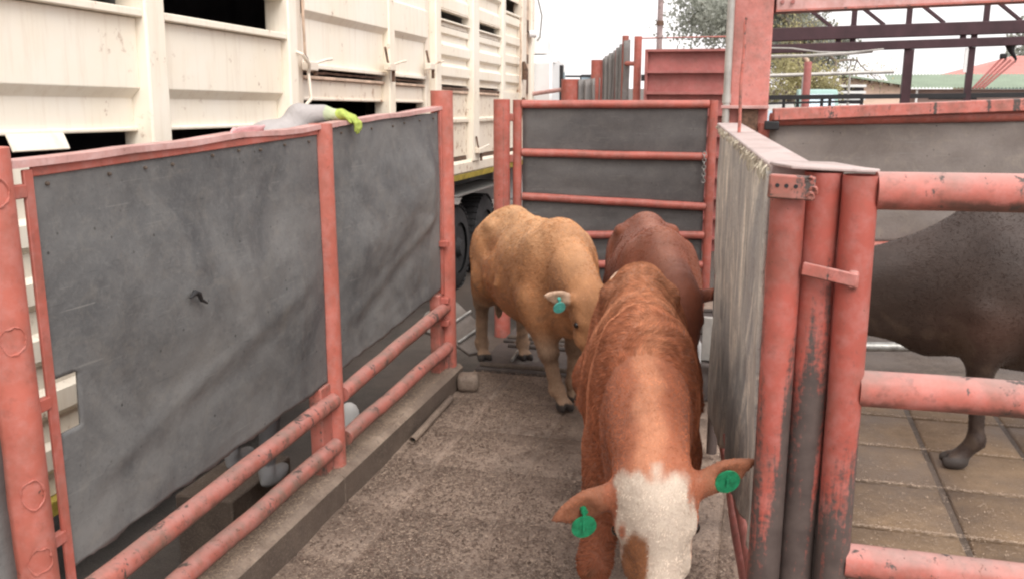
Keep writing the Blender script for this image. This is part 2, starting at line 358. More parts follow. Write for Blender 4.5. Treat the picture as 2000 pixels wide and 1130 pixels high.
# ------------------------------------------------------------------ SDF bodies (one continuous surface)
class SDF:
    def __init__(s, lo, hi, h):
        s.lo = np.array(lo, np.float32); s.h = h
        n = np.ceil((np.array(hi) - np.array(lo)) / h).astype(int) + 1; s.n = n
        s.D = np.full(n, 0.6, np.float32)
        s.ax = [s.lo[i] + h * np.arange(n[i], dtype=np.float32) for i in range(3)]
    def sl(s, lo, hi, m):
        a = [max(0, int((lo[i] - m - s.lo[i]) / s.h)) for i in range(3)]; b = [min(s.n[i], int((hi[i] + m - s.lo[i]) / s.h) + 2) for i in range(3)]
        S = tuple(slice(a[i], max(b[i], a[i])) for i in range(3))
        X = s.ax[0][S[0]][:, None, None]; Y = s.ax[1][S[1]][None, :, None]; Z = s.ax[2][S[2]][None, None, :]
        return S, X, Y, Z
    def op(s, S, d, k, sub=False):
        o = s.D[S]
        if o.size == 0: return
        if sub:
            d = -d; hh = np.clip(0.5 - 0.5 * (d - o) / k, 0, 1); s.D[S] = o * (hh) + d * (1 - hh) + k * hh * (1 - hh)
        else:
            hh = np.clip(0.5 + 0.5 * (d - o) / k, 0, 1); s.D[S] = d * (1 - hh) + o * hh - k * hh * (1 - hh)
    def cone(s, a, b, r1, r2, k=0.05, q=(1, 1, 1)):
        a = np.array(a, float); b = np.array(b, float); R = max(r1, r2) * max(q)
        S, X, Y, Z = s.sl(np.minimum(a, b) - R, np.maximum(a, b) + R, k * 1.2 + 0.03)
        q = np.array(q, float); A = a / q; B = b / q; d = B - A; L = max(d @ d, 1e-9)
        px, py, pz = X / q[0] - A[0], Y / q[1] - A[1], Z / q[2] - A[2]
        t = np.clip((px * d[0] + py * d[1] + pz * d[2]) / L, 0, 1)
        dd = np.sqrt((px - t * d[0]) ** 2 + (py - t * d[1]) ** 2 + (pz - t * d[2]) ** 2) - (r1 + (r2 - r1) * t)
        s.op(S, (dd * min(q)).astype(np.float32), k); return s
    def ell(s, c, r, k=0.05, rot=None, sub=False):
        c = np.array(c, float); r = np.array(r, float); R = max(r) if rot is not None else r
        S, X, Y, Z = s.sl(c - R, c + R, k * 1.2 + 0.03)
        px, py, pz = X - c[0], Y - c[1], Z - c[2]
        if rot is not None:
            m = np.array(rot)      # rows: local axes
            px, py, pz = (m[0][0] * px + m[0][1] * py + m[0][2] * pz, m[1][0] * px + m[1][1] * py + m[1][2] * pz, m[2][0] * px + m[2][1] * py + m[2][2] * pz)
        k0 = np.sqrt((px / r[0]) ** 2 + (py / r[1]) ** 2 + (pz / r[2]) ** 2) + 1e-6
        k1 = np.sqrt((px / r[0] ** 2) ** 2 + (py / r[1] ** 2) ** 2 + (pz / r[2] ** 2) ** 2) + 1e-6
        s.op(S, (k0 * (k0 - 1) / k1).astype(np.float32), k, sub); return s
    def mesh(s, name, color=None, lump=0.0, lumpscale=5.0):
        D = s.D; n = D.shape; ins = D < 0
        c = np.zeros((n[0] - 1, n[1] - 1, n[2] - 1), np.int8)
        for dx in (0, 1):
            for dy in (0, 1):
                for dz in (0, 1): c += ins[dx:n[0] - 1 + dx, dy:n[1] - 1 + dy, dz:n[2] - 1 + dz]
        act = (c > 0) & (c < 8); idx = np.full(act.shape, -1, np.int64); cells = np.argwhere(act); idx[act] = np.arange(len(cells))
        P = np.zeros((len(cells), 3)); cnt = np.zeros(len(cells))
        cor = [(i, j, k) for i in (0, 1) for j in (0, 1) for k in (0, 1)]
        val = {q: D[cells[:, 0] + q[0], cells[:, 1] + q[1], cells[:, 2] + q[2]] for q in cor}
        for q in cor:
            for ax in range(3):
                if q[ax] == 0:
                    w = list(q); w[ax] = 1; w = tuple(w); a = val[q]; b = val[w]; m = (a < 0) != (b < 0)
                    t = np.where(m, a / np.where(a == b, 1, a - b), 0)
                    p = np.array(q, float)[None, :].repeat(len(cells), 0); p[:, ax] += t
                    P[m] += p[m]; cnt[m] += 1
        P = (cells + P / cnt[:, None]) * s.h + s.lo
        F = []
        for ax in range(3):
            u, v = [(1, 2), (2, 0), (0, 1)][ax]
            a = ins; sl1 = [slice(1, n[i] - 1) for i in range(3)]; sl2 = list(sl1); sl1[ax] = slice(0, n[ax] - 1); sl2[ax] = slice(1, n[ax])
            A = a[tuple(sl1)]; B = a[tuple(sl2)]; e = np.argwhere(A != B)
            if len(e) == 0: continue
            off = np.array([1, 1, 1]); off[ax] = 0; base = e + off
            fl = A[tuple(e.T)]
            def g(du, dv):
                q = base.copy(); q[:, u] += du; q[:, v] += dv; return idx[tuple(q.T)]
            f = np.stack([g(-1, -1), g(0, -1), g(0, 0), g(-1, 0)], 1); f[~fl] = f[~fl][:, ::-1]; F.append(f)
        F = np.concatenate(F); F = F[(F >= 0).all(1)]
        # smooth a little
        e = np.concatenate([F[:, [0, 1]], F[:, [1, 2]], F[:, [2, 3]], F[:, [3, 0]]])
        deg = np.bincount(e.ravel(), minlength=len(P)).astype(float)[:, None]; deg[deg == 0] = 1
        for it in range(3):
            Sm = np.stack([np.bincount(np.r_[e[:, 0], e[:, 1]], np.r_[P[e[:, 1], i], P[e[:, 0], i]], minlength=len(P)) for i in range(3)], 1) / deg
            P = P + 0.5 * (Sm - P)
        me = bpy.data.meshes.new(name)
        me.vertices.add(len(P)); me.loops.add(len(F) * 4); me.polygons.add(len(F))
        if lump:
            q = P * lumpscale
            ph = np.sin(q[:, 0] * 2.1 + np.sin(q[:, 2] * 1.7)) * np.sin(q[:, 1] * 2.3 + 1.3 * np.sin(q[:, 0] * 1.3)) + 0.6 * np.sin(q[:, 2] * 3.1 + q[:, 0] * 2.7) * np.sin(q[:, 1] * 4.1 + q[:, 2])
            cen = P.copy(); cen[:, 1] *= 0.1; cen[:, 2] = 0.85; nn = P - cen; nn[:, 0] = 0; nn /= (np.linalg.norm(nn, axis=1)[:, None] + 1e-6)
            P = P + nn * (ph * lump)[:, None]
        me.vertices.foreach_set('co', P.astype(np.float32).ravel()); me.loops.foreach_set('vertex_index', F.ravel().astype(np.int32))
        me.polygons.foreach_set('loop_start', np.arange(0, len(F) * 4, 4, dtype=np.int32)); me.update(); me.validate()
        me.polygons.foreach_set('use_smooth', [True] * len(me.polygons))
        if color is not None:
            at = me.attributes.new('coat', 'FLOAT_COLOR', 'POINT'); cc = np.ones((len(me.vertices), 4), np.float32)
            co = np.empty(len(me.vertices) * 3, np.float32); me.vertices.foreach_get('co', co); cc[:, :3] = color(co.reshape(-1, 3)); at.data.foreach_set('color', cc.ravel())
        return me

# ================================================================== SETTING
def struct(name, mb, mat, **k): o = mb.build(name, mat, **k); o['kind'] = 'structure'; return o
struct('ground', MB().add([(-300, -60, -0.3), (300, -60, -0.3), (300, 500, -0.3), (-300, 500, -0.3)], [(0, 1, 2, 3)]), M['dirt'])
alley = struct('alley_floor', MB().box((-1.99, -0.5, -0.29), (0.20, 9.4, -0.010)), M['floor'])
pen = struct('pen_floor', MB().box((0.205, -0.5, -0.29), (6.5, 9.4, -0.018)), M['muck'])
yard_slab = struct('yard_pavement', MB().box((-1.99, 9.405, -0.29), (6.5, 24, -0.02)), M['dirt'])

def slabs(parent, xs, ys, mat, gapx, gapy, zr, tilt=0.002):
    me = {}
    for i in range(len(xs) - 1):
        for j in range(len(ys) - 1):
            key = (round(xs[i + 1] - xs[i], 3), round(ys[j + 1] - ys[j], 3))
            if key not in me:
                w, d = key[0] / 2 - gapx / 2, key[1] / 2 - gapy / 2; b = 0.012
                m = MB(); v = [(-w, -d, -0.1), (w, -d, -0.1), (w, d, -0.1), (-w, d, -0.1), (-w, -d, -b), (w, -d, -b), (w, d, -b), (-w, d, -b),
                               (-w + b, -d + b, 0), (w - b, -d + b, 0), (w - b, d - b, 0), (-w + b, d - b, 0)]
                f = []
                for a in (0, 4):
                    for k in range(4): f.append((a + k, a + (k + 1) % 4, a + 4 + (k + 1) % 4, a + 4 + k))
                f.append((8, 9, 10, 11)); m.add(v, f); me[key] = m.mesh('slab', 80); me[key].materials.append(mat)
            o = bpy.data.objects.new('slab', me[key]); COL.objects.link(o); o.parent = parent
            o.location = ((xs[i] + xs[i + 1]) / 2, (ys[j] + ys[j + 1]) / 2, random.uniform(-zr, 0)); o.rotation_euler = (random.uniform(-tilt, tilt), random.uniform(-tilt, tilt), 0)
slabs(alley, [-1.985, -1.67, -1.14, -0.61, -0.08, 0.195], [0.6 + 0.57 * k for k in range(11)], M['floor'], 0.006, 0.003, 0.0012, 0.0005)
slabs(pen, [0.21, 0.50, 1.045, 1.59, 2.135, 2.68, 3.225, 3.77], [1.64 + 0.555 * k for k in range(10)], M['floor2'], 0.034, 0.014, 0.006)

# raised kerb under the left fence, cast in lengths
kerb = thing('kerb', 'long raised concrete kerb carrying the left fence posts', 'kerb', (-2.1, 4, -0.3))
for k, (a, b) in enumerate([(-0.4, 1.9), (1.905, 4.0), (4.005, 5.97)]):
    m = MB(); n = 24; prof = [(-2.24, -0.29), (-2.24, 0.05), (-2.20, 0.155), (-1.985, 0.155), (-1.955, 0.135), (-1.952, 0.0), (-1.95, -0.29)]
    v = []
    for i in range(n + 1):
        y = a + (b - a) * i / n
        for (x, z) in prof:
            q = 0.012 * fb(y * 3, x * 5, z * 4 + k); v.append((x + q, y, z + (q if z > 0.01 else 0)))
    f = []; P = len(prof)
    for i in range(n):
        for j in range(P - 1): f.append((i * P + j, i * P + j + 1, (i + 1) * P + j + 1, (i + 1) * P + j))
    f += [tuple(range(P)), tuple(n * P + j for j in range(P))[::-1]]
    m.add(v, f); ko = m.build('kerb_length', M['kerb'], kerb); ko.data.materials.append(M['muck'])
    for p_ in ko.data.polygons:
        if p_.normal.x > 0.8: p_.material_index = 1

# litter: nobody could count it
def litter(name, n, mat, size, area, label, curve=0.3, dens=None, zoff=0.004):
    v = []; f = []; c = 0
    while c < n:
        x = random.uniform(area[0], area[1]); y = area[2] + (area[3] - area[2]) * random.random() ** 1.35
        if dens and random.random() > dens(x, y): continue
        z = area[4] if len(area) > 4 else 0.0
        L = random.uniform(*size) ; w = L * random.uniform(0.10, 0.5 if 'dung' in name else 0.2); a = random.uniform(0, math.pi); tl = random.uniform(0, curve)
        ca, sa = math.cos(a), math.sin(a); k = len(v); zz = z + zoff + random.uniform(0, 0.006)
        for (s_, t_, h_) in ((-1, -1, 0), (-1, 1, 0.15), (0, 1, 0.5), (0, -1, 0.35), (1, -1, 0.0), (1, 1, 0.2)):
            px, py = s_ * L / 2, t_ * w / 2; v.append((x + px * ca - py * sa, y + px * sa + py * ca, zz + h_ * L * tl))
        f += [(k, k + 3, k + 2, k + 1), (k + 3, k + 4, k + 5, k + 2)]; c += 1
    me = bpy.data.meshes.new(name); me.from_pydata(v, [], f); me.update()
    o = link(name, me, mat); tag(o, label, 'litter', kind='stuff'); return o
def nz(x, y):
    d = 0.12 + 0.88 * max(0, min(1, 0.55 + 1.5 * mnoise.noise((x * 1.1, y * 0.8, 0.3)) + 0.9 * mnoise.noise((x * 4, y * 4, 5.3))))
    jx = min(abs(x - q) for q in (-1.67, -1.14, -0.61)); jy = abs(((y - 0.6) / 0.57 + 0.5) % 1 - 0.5) * 0.57
    return min(1, d * (0.33 if jx < 0.03 else 0.7 if jy < 0.02 else 1))
litter('straw_litter', 42000, M['straw'], (0.005, 0.017), (-1.94, 0.0, 1.8, 7.2), 'pale chopped straw trodden over the alley floor', 0.25, nz)
litter('dung_litter', 44000, M['dung'], (0.005, 0.018), (-1.94, 0.0, 1.8, 7.2), 'dark crumbs of dung trodden over the alley floor', 0.35, nz)
litter('kerb_straw', 8000, M['straw'], (0.004, 0.016), (-2.18, -1.99, 2.0, 5.9, 0.157), 'straw crumbs lying on the left kerb', 0.2)
def joints(x, y):
    dy = abs(((y - 1.64) / 0.555 + 0.5) % 1 - 0.5) * 0.555
    return 1.0 if dy < 0.013 else (0.05 if y < 4.9 else 0.015)
litter('pen_straw', 11000, M['straw'], (0.006, 0.02), (0.30, 2.6, 2.9, 6.4), 'straw caught in the joints of the right pen floor', 0.2, joints)

# ================================================================== LEFT FENCE
FX = -2.06
lf = thing('livestock_fence', 'long red pipe fence on the left lined with dark rubber sheets', 'fence', (FX, 4, 0.15))
def post(y, r, z0, z1, mat, x=FX, name='post', parent=None, seg=20):
    MB().tube(wob((x, y, z0), (x, y, z1), 8, 0.004, y), r, seg).build(name, mat, parent if parent is not None else lf)
post(2.085, 0.062, 0.15, 1.93, M['red_post']); post(4.11, 0.057, 0.15, 1.915, M['red_post']); post(5.90, 0.075, 0.15, 2.06, M['red_post']); post(0.2, 0.06, 0.15, 1.9, M['red_post'])
# flat stiffeners at the post feet
MB().box((FX - 0.05, 3.95, 0.152), (FX + 0.02, 4.062, 0.62)).build('post_stiffener', M['red_rail'], lf, bevel=0.006)
MB().box((FX - 0.05, 5.72, 0.152), (FX + 0.02, 5.83, 0.70)).build('post_stiffener', M['red_rail'], lf, bevel=0.006)
for (ya, yb, z) in ((2.147, 4.058, (0.262, 0.285)), (4.162, 5.825, (0.285, 0.315)), (0.26, 2.02, (0.24, 0.262))):
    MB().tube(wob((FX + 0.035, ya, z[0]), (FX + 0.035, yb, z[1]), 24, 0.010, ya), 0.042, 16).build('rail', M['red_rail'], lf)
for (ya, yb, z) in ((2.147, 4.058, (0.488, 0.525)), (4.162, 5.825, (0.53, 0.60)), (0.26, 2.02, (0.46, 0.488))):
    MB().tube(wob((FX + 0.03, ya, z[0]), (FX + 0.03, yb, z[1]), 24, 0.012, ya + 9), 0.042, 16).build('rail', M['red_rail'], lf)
for (ya, yb, za, zb) in ((2.147, 4.058, 1.878, 1.902), (4.162, 5.825, 1.905, 1.945), (0.26, 2.02, 1.86, 1.876)):
    pts = wob((FX - 0.01, ya, za), (FX - 0.01, yb, zb), 12, 0.012, ya + 3); m = MB()
    for i in range(11): m.beam(pts[i], pts[i + 1] + (pts[i + 1] - pts[i]) * 0.02, 0.075, 0.022)
    m.build('top_rail', M['red_top'], lf)
# angle bars at the sheet edges
MB().beam((FX + 0.02, 2.195, 0.30), (FX + 0.02, 2.205, 1.86), 0.012, 0.036, up=(0, 1, 0)).build('frame_bar', M['red'], lf, bevel=0.003)
MB().beam((FX + 0.02, 5.80, 0.70), (FX + 0.02, 5.80, 1.93), 0.02, 0.03, up=(0, 1, 0)).build('frame_bar', M['red'], lf, bevel=0.003)
MB().beam((FX + 0.012, 2.23, 1.852), (FX + 0.012, 4.05, 1.880), 0.012, 0.03).build('frame_bar', M['red'], lf, bevel=0.003)
for z in (1.81, 1.39, 0.92, 0.705, 0.44):          # ring shaped weld scars wrapped on the near post
    r_, th0 = 0.0615, rad(-32); pts = []
    for i in range(27):
        a = 2 * math.pi * i / 26; t_ = th0 + 0.036 * math.cos(a) / r_ * (1 + 0.22 * fb(math.cos(a) * 1.2, math.sin(a) * 1.2, z * 5)); pts.append((FX + r_ * math.cos(t_), 2.085 + r_ * math.sin(t_), z + 0.040 * math.sin(a) * (1 + 0.25 * fb(math.cos(a) * 1.2 + 5, math.sin(a) * 1.2, z * 5))))
    MB().tube(pts, [0.0015 + 0.006 * abs(fb(i * 0.55, z * 7)) for i in range(27)], 6, cap=False).build('weld_bead', M['red_post'], lf)
for z in (1.80, 1.16, 0.72):
    MB().box((FX + 0.005, 2.135, z - 0.02), (FX + 0.03, 2.19, z + 0.02)).build('tab', M['red'], lf, bevel=0.004)
for z in (1.05, 0.66, 0.5):
    MB().box((FX + 0.01, 5.76, z - 0.02), (FX + 0.07, 5.81, z + 0.02)).build('tab', M['red'], lf, bevel=0.004)
# sheets (u along the fence away from camera, v up)
def bulge(seed, amp=0.045):
    def d(u, v):
        edge = min(1, 6 * min(u, 1 - u) + 0.05) * min(1, 5 * (1 - v) + 0.02)
        b = amp * math.exp(-((v - 0.52 - 0.10 * math.sin(u * 3 + seed)) / 0.22) ** 2)
        b += 0.010 * fb(u * 2.2 + seed, v * 2.0, seed) + 0.006 * fb(u * 7, v * 7, seed + 3)
        b += 0.006 * math.exp(-((v - 0.33 - 0.32 * (u - 0.5)) / 0.035) ** 2) - 0.004 * math.exp(-((v - 0.25 - 0.32 * (u - 0.5)) / 0.04) ** 2)
        b += 0.012 * (1 - v) ** 3 * fb(u * 5, seed, 2)
        return -b * edge
    return d
def ragged(seed, amp=0.012):
    def e(u, v): return (0.004 * fb(v * 9, seed) if u in (0, 1) else 0, amp * fb(u * 14, seed, 1.1, 4) if v == 0 else (0.006 * fb(u * 4, seed + 2) if v == 1 else 0))
    return e
notch = lambda u, v: not (u < 0.055 and 0.355 < v < 0.50) and not (u < 0.01 and 0.30 < v < 0.355)
SX = FX + 0.004
sheet('rubber_sheet', (SX, 4.056, 0.625), (SX, 2.215, 0.585), (SX, 2.228, 1.85), (SX, 4.056, 1.885), 110, 84, lambda u, v: bulge(1.7)(1 - u, v), M['rubber'], lf, 0.010,
      keep=lambda u, v: notch(1 - u, v), edge=lambda u, v: ragged(2.2)(u, v))
sheet('rubber_sheet', (SX, 5.80, 0.73), (SX, 4.165, 0.635), (SX, 4.165, 1.89), (SX, 5.80, 1.925), 90, 76, lambda u, v: bulge(5.1, 0.05)(1 - u, v) * (1 + 0.8 * (1 - u) * (1 - v)), M['rubber'], lf, 0.010, edge=ragged(6.3))
sheet('rubber_sheet', (SX, 2.0, 0.57), (SX, 0.3, 0.55), (SX, 0.3, 1.82), (SX, 2.0, 1.84), 40, 30, bulge(8.4), M['rubber'], lf, 0.010, edge=ragged(9.3))
for (ya, yb, za, zb, nb) in ((2.28, 4.02, 1.815, 1.85, 9), (4.22, 5.74, 1.855, 1.89, 7)):
    for k in range(nb):
        t_ = (k + 0.5 * random.random()) / (nb - 0.5); y_, z_ = ya + (yb - ya) * t_, za + (zb - za) * t_ + random.uniform(-.012, .004)
        MB().tube([(SX + 0.004, y_, z_), (SX + 0.014, y_, z_), (SX + 0.016, y_, z_)], [0.0065, 0.006, 0.003], 8).build('bolt_head', M['muck'], lf)
tear = MB(); tear.tube([(SX + 0.070, 2.86, 1.335), (SX + 0.072, 2.89, 1.35), (SX + 0.072, 2.915, 1.34), (SX + 0.072, 2.925, 1.315), (SX + 0.072, 2.96, 1.295)], [0.004, 0.012, 0.010, 0.008, 0.004], 8)
tear.build('torn_flap', M['black'], lf)

# ================================================================== FAR GATE
def lerp3(a, b, t): return Vector(a).lerp(Vector(b), t)
GL, GR = Vector((-2.19, 8.39, 0)), Vector((-0.43, 8.86, 0)); gdir = (GR - GL).normalized(); gn = Vector((gdir.y, -gdir.x, 0))
fg = thing('pipe_gate', 'closed red pipe gate with dark rubber infill across the end of alley', 'gate', (-1.31, 8.62, 0))
for p, zt in ((GL, 1.96), (GR, 1.955)): MB().tube([p + Vector((0, 0, 0.12)), p + Vector((0, 0, zt))], 0.042, 16).build('stile', M['red'], fg)
for (za, zb) in ((1.92, 1.92), (1.475, 1.435), (1.065, 0.965), (0.70, 0.69), (0.42, 0.40), (0.16, 0.16)):
    MB().tube(wob(GL + gdir * 0.04 + Vector((0, 0, za)), GR - gdir * 0.04 + Vector((0, 0, zb)), 10, 0.008, za), 0.038, 14).build('bar', M['red'], fg)
zs = [(1.885, 1.52, 1.885, 1.475), (1.435, 1.11, 1.395, 1.01), (1.02, 0.74, 0.92, 0.73), (0.66, 0.46, 0.65, 0.44), (0.38, 0.2, 0.36, 0.2)]
for k, (a, b, c, d) in enumerate(zs):
    L = GL + gdir * 0.05 - gn * 0.015; R = GR - gdir * 0.05 - gn * 0.015
    sheet('rubber_infill', L + Vector((0, 0, b - .03)), R + Vector((0, 0, d - .03)), R + Vector((0, 0, c + .03)), L + Vector((0, 0, a + .03)), 30, 12, lambda u, v: 0.008 * fb(u * 3, v * 3, k), M['rubber2'], fg, 0.01)
for z in (1.8, 1.42, 0.9): MB().box((-0.02, -0.03, -0.035), (0.02, 0.03, 0.035), Matrix.Translation(GL - gdir * 0.05 + Vector((0, 0, z)))).build('hinge', M['red_rail'], fg, bevel=0.006)
ch = MB()
for k in range(9): ch.torus(GR - gdir * 0.075 + gn * 0.05 + Vector((0, 0, 1.47 - 0.032 * k)), (1, 0, 0) if k % 2 else (0, 1, 0), 0.016, 0.005, 10, 5)
ch.build('chain', M['steel'], fg)
gp = thing('gate_post', 'thick red gate post hinging the far gate at its left end', 'post', (-2.33, 8.35, -0.3))
MB().tube(wob((-2.33, 8.35, -0.3), (-2.33, 8.35, 1.965), 6, 0.004), 0.078, 18).build('post_pipe', M['red'], gp)
MB().beam((-2.30, 8.30, 0.2), (-2.30, 8.30, 1.9), 0.02, 0.04, up=(0, 1, 0)).build('hinge_rod', M['red_rail'], gp)
# rack with short crossbars glimpsed right of the gate
rk = thing('chain_rack', 'narrow rusty ladder rack between far gate and torn belt gate', 'rack', (-0.24, 7.7, 0))
for xx in (-0.285, -0.235): MB().tube([(xx, 7.7, 0.0), (xx, 7.7, 1.7)], 0.012, 8).build('upright', M['maroon'], rk)
for k in range(15): MB().tube([(-0.285, 7.7, 0.15 + 0.105 * k), (-0.235, 7.7, 0.16 + 0.105 * k)], 0.010, 8).build('rung', M['maroon'], rk)
flap = thing('rubber_flap', 'low dark rubber flap standing on the floor past the belt gate', 'flap', (-0.32, 6.0, 0))
sheet('flap_sheet', (-0.48, 5.98, 0.0), (-0.16, 6.06, 0.0), (-0.16, 6.03, 0.27), (-0.48, 5.95, 0.31), 16, 12, lambda u, v: 0.02 * fb(u * 2, v * 2), M['mat'], flap, 0.012)
MB().box((-0.30, 6.08, 0.28), (-0.235, 6.12, 0.58)).build('bracket', M['galv'], flap, bevel=0.004)
bot = thing('plastic_bottle', 'small crumpled white bottle behind the low rubber flap', 'bottle', (-0.33, 6.2, 0.0))
MB().tube([(-0.345, 6.2, 0.0), (-0.345, 6.2, 0.30), (-0.345, 6.2, 0.36), (-0.345, 6.2, 0.40)], [0.04, 0.04, 0.038, 0.016], 12).build('bottle_body', M['container'], bot)
MB().tube([(-0.345, 6.2, 0.401), (-0.345, 6.2, 0.425)], 0.018, 10).build('cap', M['white'], bot)

# ================================================================== RIGHT BELT-COVERED GATE
NB, FB = Vector((0.052, 2.66, 0)), Vector((-0.193, 5.0, 0)); bd = (FB - NB).normalized(); bn = Vector((-bd.y, bd.x, 0))   # bn points to the alley (-x)
bgate = thing('belt_gate', 'open red gate covered with torn muddy conveyor belt beside the alley', 'gate', (0.0, 3.8, 0))
def bdisp(u, v):
    return -(0.018 * fb(u * 3, v * 0.9, 4.4) + 0.012 * fb(u * 11, v * 1.2, 1.4) + 0.006 * fb(u * 16, v * 6, 2))
def bedge(u, v):
    du = 0; dv = 0
    if u == 1: du = 0.012 * fb(v * 12, 1.0, 2, 4) + (0.03 if v > 0.48 else -0.04)
    if v == 1: dv = 0.010 * fb(u * 18, 3.3, 1, 4)
    if v == 0: dv = 0.02 * fb(u * 9, 5.3, 1, 4)
    return du, dv
sheet('torn_belt', NB + bn * 0.008 + Vector((0, 0, 0.715)), FB + bn * 0.008 + Vector((0, 0, 0.36)), FB + bn * 0.008 + Vector((0, 0, 1.885)), NB + bn * 0.008 + Vector((0, 0, 1.868)), 90, 80, lambda u, v: -bdisp(u, v), M['hide'], bgate, 0.014, edge=bedge)
# frayed lip
fr = MB()
for k in range(330):
    u = random.random(); p = NB.lerp(FB, u) + bn * (0.012 + 0.012 * random.random()) + Vector((0, 0, 1.866 + 0.019 * u + random.uniform(-.012, .012)))
    L = random.uniform(0.008, 0.035) * (1.3 if u < 0.4 else 0.7); q = p + bn * random.uniform(0, 0.015) + bd * random.uniform(-.012, .012)
    fr.tube([p, q + Vector((0, 0, -L * 0.5)), q + Vector((random.uniform(-.004, .004), random.uniform(-.006, .006), -L))], [0.0035, 0.0028, 0.001], 4, cap=False)
o = fr.build('frayed_fibre', M['fibre'], bgate); o['kind'] = 'stuff'
MB().beam(NB - bn * 0.045 + bd * 0.0 + Vector((0, 0, 1.868)), FB - bn * 0.035 + Vector((0, 0, 1.888)), 0.125, 0.03).build('top_rail', M['dusty'], bgate, bevel=0.006)
for z, dx in ((0.435, 0.020), (0.565, 0.022)):
    MB().tube(wob(NB + bn * -0.022 + Vector((0, 0, z)), FB - bd * 0.04 + bn * -0.03 + Vector((0, 0, z + 0.02)), 12, 0.008, z * 9), 0.030, 14).build('bottom_rail', M['red_column'], bgate)
MB().tube([FB + bd * 0.03 - bn * 0.03 + Vector((0, 0, 0.05)), FB + bd * 0.03 - bn * 0.03 + Vector((0, 0, 1.86))], 0.03, 12).build('stile', M['red_worn'], bgate)
EP = Vector((0.082, 2.565, 0))
MB().tube([EP + Vector((0, 0, 0.03)), EP + Vector((0, 0, 1.845))], 0.046, 20).build('stile', M['red_worn'], bgate)
# perforated bracket, flat on the stile, with bolt holes
brM = Matrix.Translation((0.084, 2.50, 1.842)) @ Matrix.Rotation(rad(8), 4, 'Z') @ Matrix.Rotation(rad(3), 4, 'Y')
MB().box((-0.055, -0.012, -0.035), (0.062, 0.012, 0.028), brM).build('bracket', M['red_rail'], bgate, bevel=0.005)
for xx in (-0.035, -0.012, 0.012): MB().tube([brM @ Vector((xx, -0.0135, 0.0)), brM @ Vector((xx, -0.008, 0.0))], 0.0055, 10).build('bolt_hole', M['black'], bgate)
for xx in (0.045, 0.052, 0.058, 0.050, 0.056): MB().torus(brM @ Vector((xx, -0.012, random.uniform(-.03, .03))), (0, 1, 0.3), 0.008, 0.004, 10, 5, 0.5).build('weld_bead', M['red_rail'], bgate)

# bent thin rod standing at the belt gate
rod = thing('bent_rod', 'thin bent pinkish steel rod standing upright at the belt gate top', 'rod', (-0.075, 4.45, 1.8))
MB().tube([(-0.09, 4.15, 1.80), (-0.088, 4.16, 1.95), (-0.092, 4.16, 2.1), (-0.085, 4.16, 2.25), (-0.088, 4.16, 2.35), (-0.082, 4.16, 2.375), (-0.085, 4.16, 2.355)], 0.007, 8).build('rod_body', M['red_pink'], rod)

# ================================================================== NEAR POSTS AND RIGHT PIPE FENCE
pf = thing('pipe_fence', 'heavy worn red pipe fence with three thick rails at the right', 'fence', (0.26, 2.58, 0))
MB().tube(wob((0.176, 2.60, 0), (0.173, 2.60, 1.872), 10, 0.005, 2), 0.050, 20).build('post', M['red_worn'], pf)
cp = MB(); pts = wob((0.274, 2.565, 0), (0.264, 2.565, 1.868), 12, 0.005, 6)
pts[1].x -= 0.012; pts[2].x -= 0.008
cp.tube(pts, [0.045, 0.050, 0.050, 0.048, 0.047, 0.0465, 0.046, 0.046, 0.046, 0.046, 0.046, 0.046], 24, cap=False)
inn = [Vector(p) for p in pts[-3:]][::-1]; inn[0] = pts[-1] + Vector((0, 0, 0))
cp.tube([pts[-1], pts[-1] - Vector((0, 0, .001))], [0.046, 0.041], 24, cap=False)
cp.tube([pts[-1] - Vector((0, 0, .001)), pts[-1] - Vector((0, 0, 0.16))], [0.041, 0.0405], 24, cap=False)
cp.build('post', M['red_worn'], pf)
MB().tube([pts[-1] - Vector((0, 0, 0.15)), pts[-1] - Vector((0, 0, 0.145))], 0.0400, 20).build('dark_hollow', M['black'], pf)  # black disc stands in for the dark inside the open pipe
MB().beam((0.219, 2.612, 0.0), (0.217, 2.612, 1.845), 0.05, 0.05, up=(0, 1, 0)).build('filler_bar', M['red_worn'], pf)
# strap joining the two posts
MB().beam((0.130, 2.537, 1.618), (0.268, 2.503, 1.598), 0.012, 0.036).build('strap', M['red_pink'], pf, bevel=0.004)
MB().box((0.246, 2.502, 1.575), (0.272, 2.527, 1.622)).build('strap_end', M['red_pink'], pf, bevel=0.006)
# worn tongue plate on top
tp = MB(); out = [(0.085, 2.52), (0.30, 2.585), (0.315, 2.615), (0.28, 2.645), (0.20, 2.665), (0.06, 2.69), (0.03, 2.64)]
tp.add([(x, y, 1.883 - 0.012 * (x > 0.25)) for x, y in out] + [(x, y, 1.893 - 0.012 * (x > 0.25)) for x, y in out], [tuple(range(7))[::-1], tuple(range(7, 14))] + [(i, (i + 1) % 7, 7 + (i + 1) % 7, 7 + i) for i in range(7)])
tp.build('tongue_plate', M['dusty'], pf, bevel=0.003)
rd = Vector((0.998, 0.065, 0))
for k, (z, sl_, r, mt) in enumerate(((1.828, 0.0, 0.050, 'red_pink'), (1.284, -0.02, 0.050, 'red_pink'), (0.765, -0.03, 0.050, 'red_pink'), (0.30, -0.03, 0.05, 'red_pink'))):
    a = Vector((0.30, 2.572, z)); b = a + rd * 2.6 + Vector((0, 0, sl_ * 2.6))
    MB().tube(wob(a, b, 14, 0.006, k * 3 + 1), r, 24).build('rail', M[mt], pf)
post(2.72, 0.055, 0, 1.9, M['red_worn'], x=2.75, parent=pf)

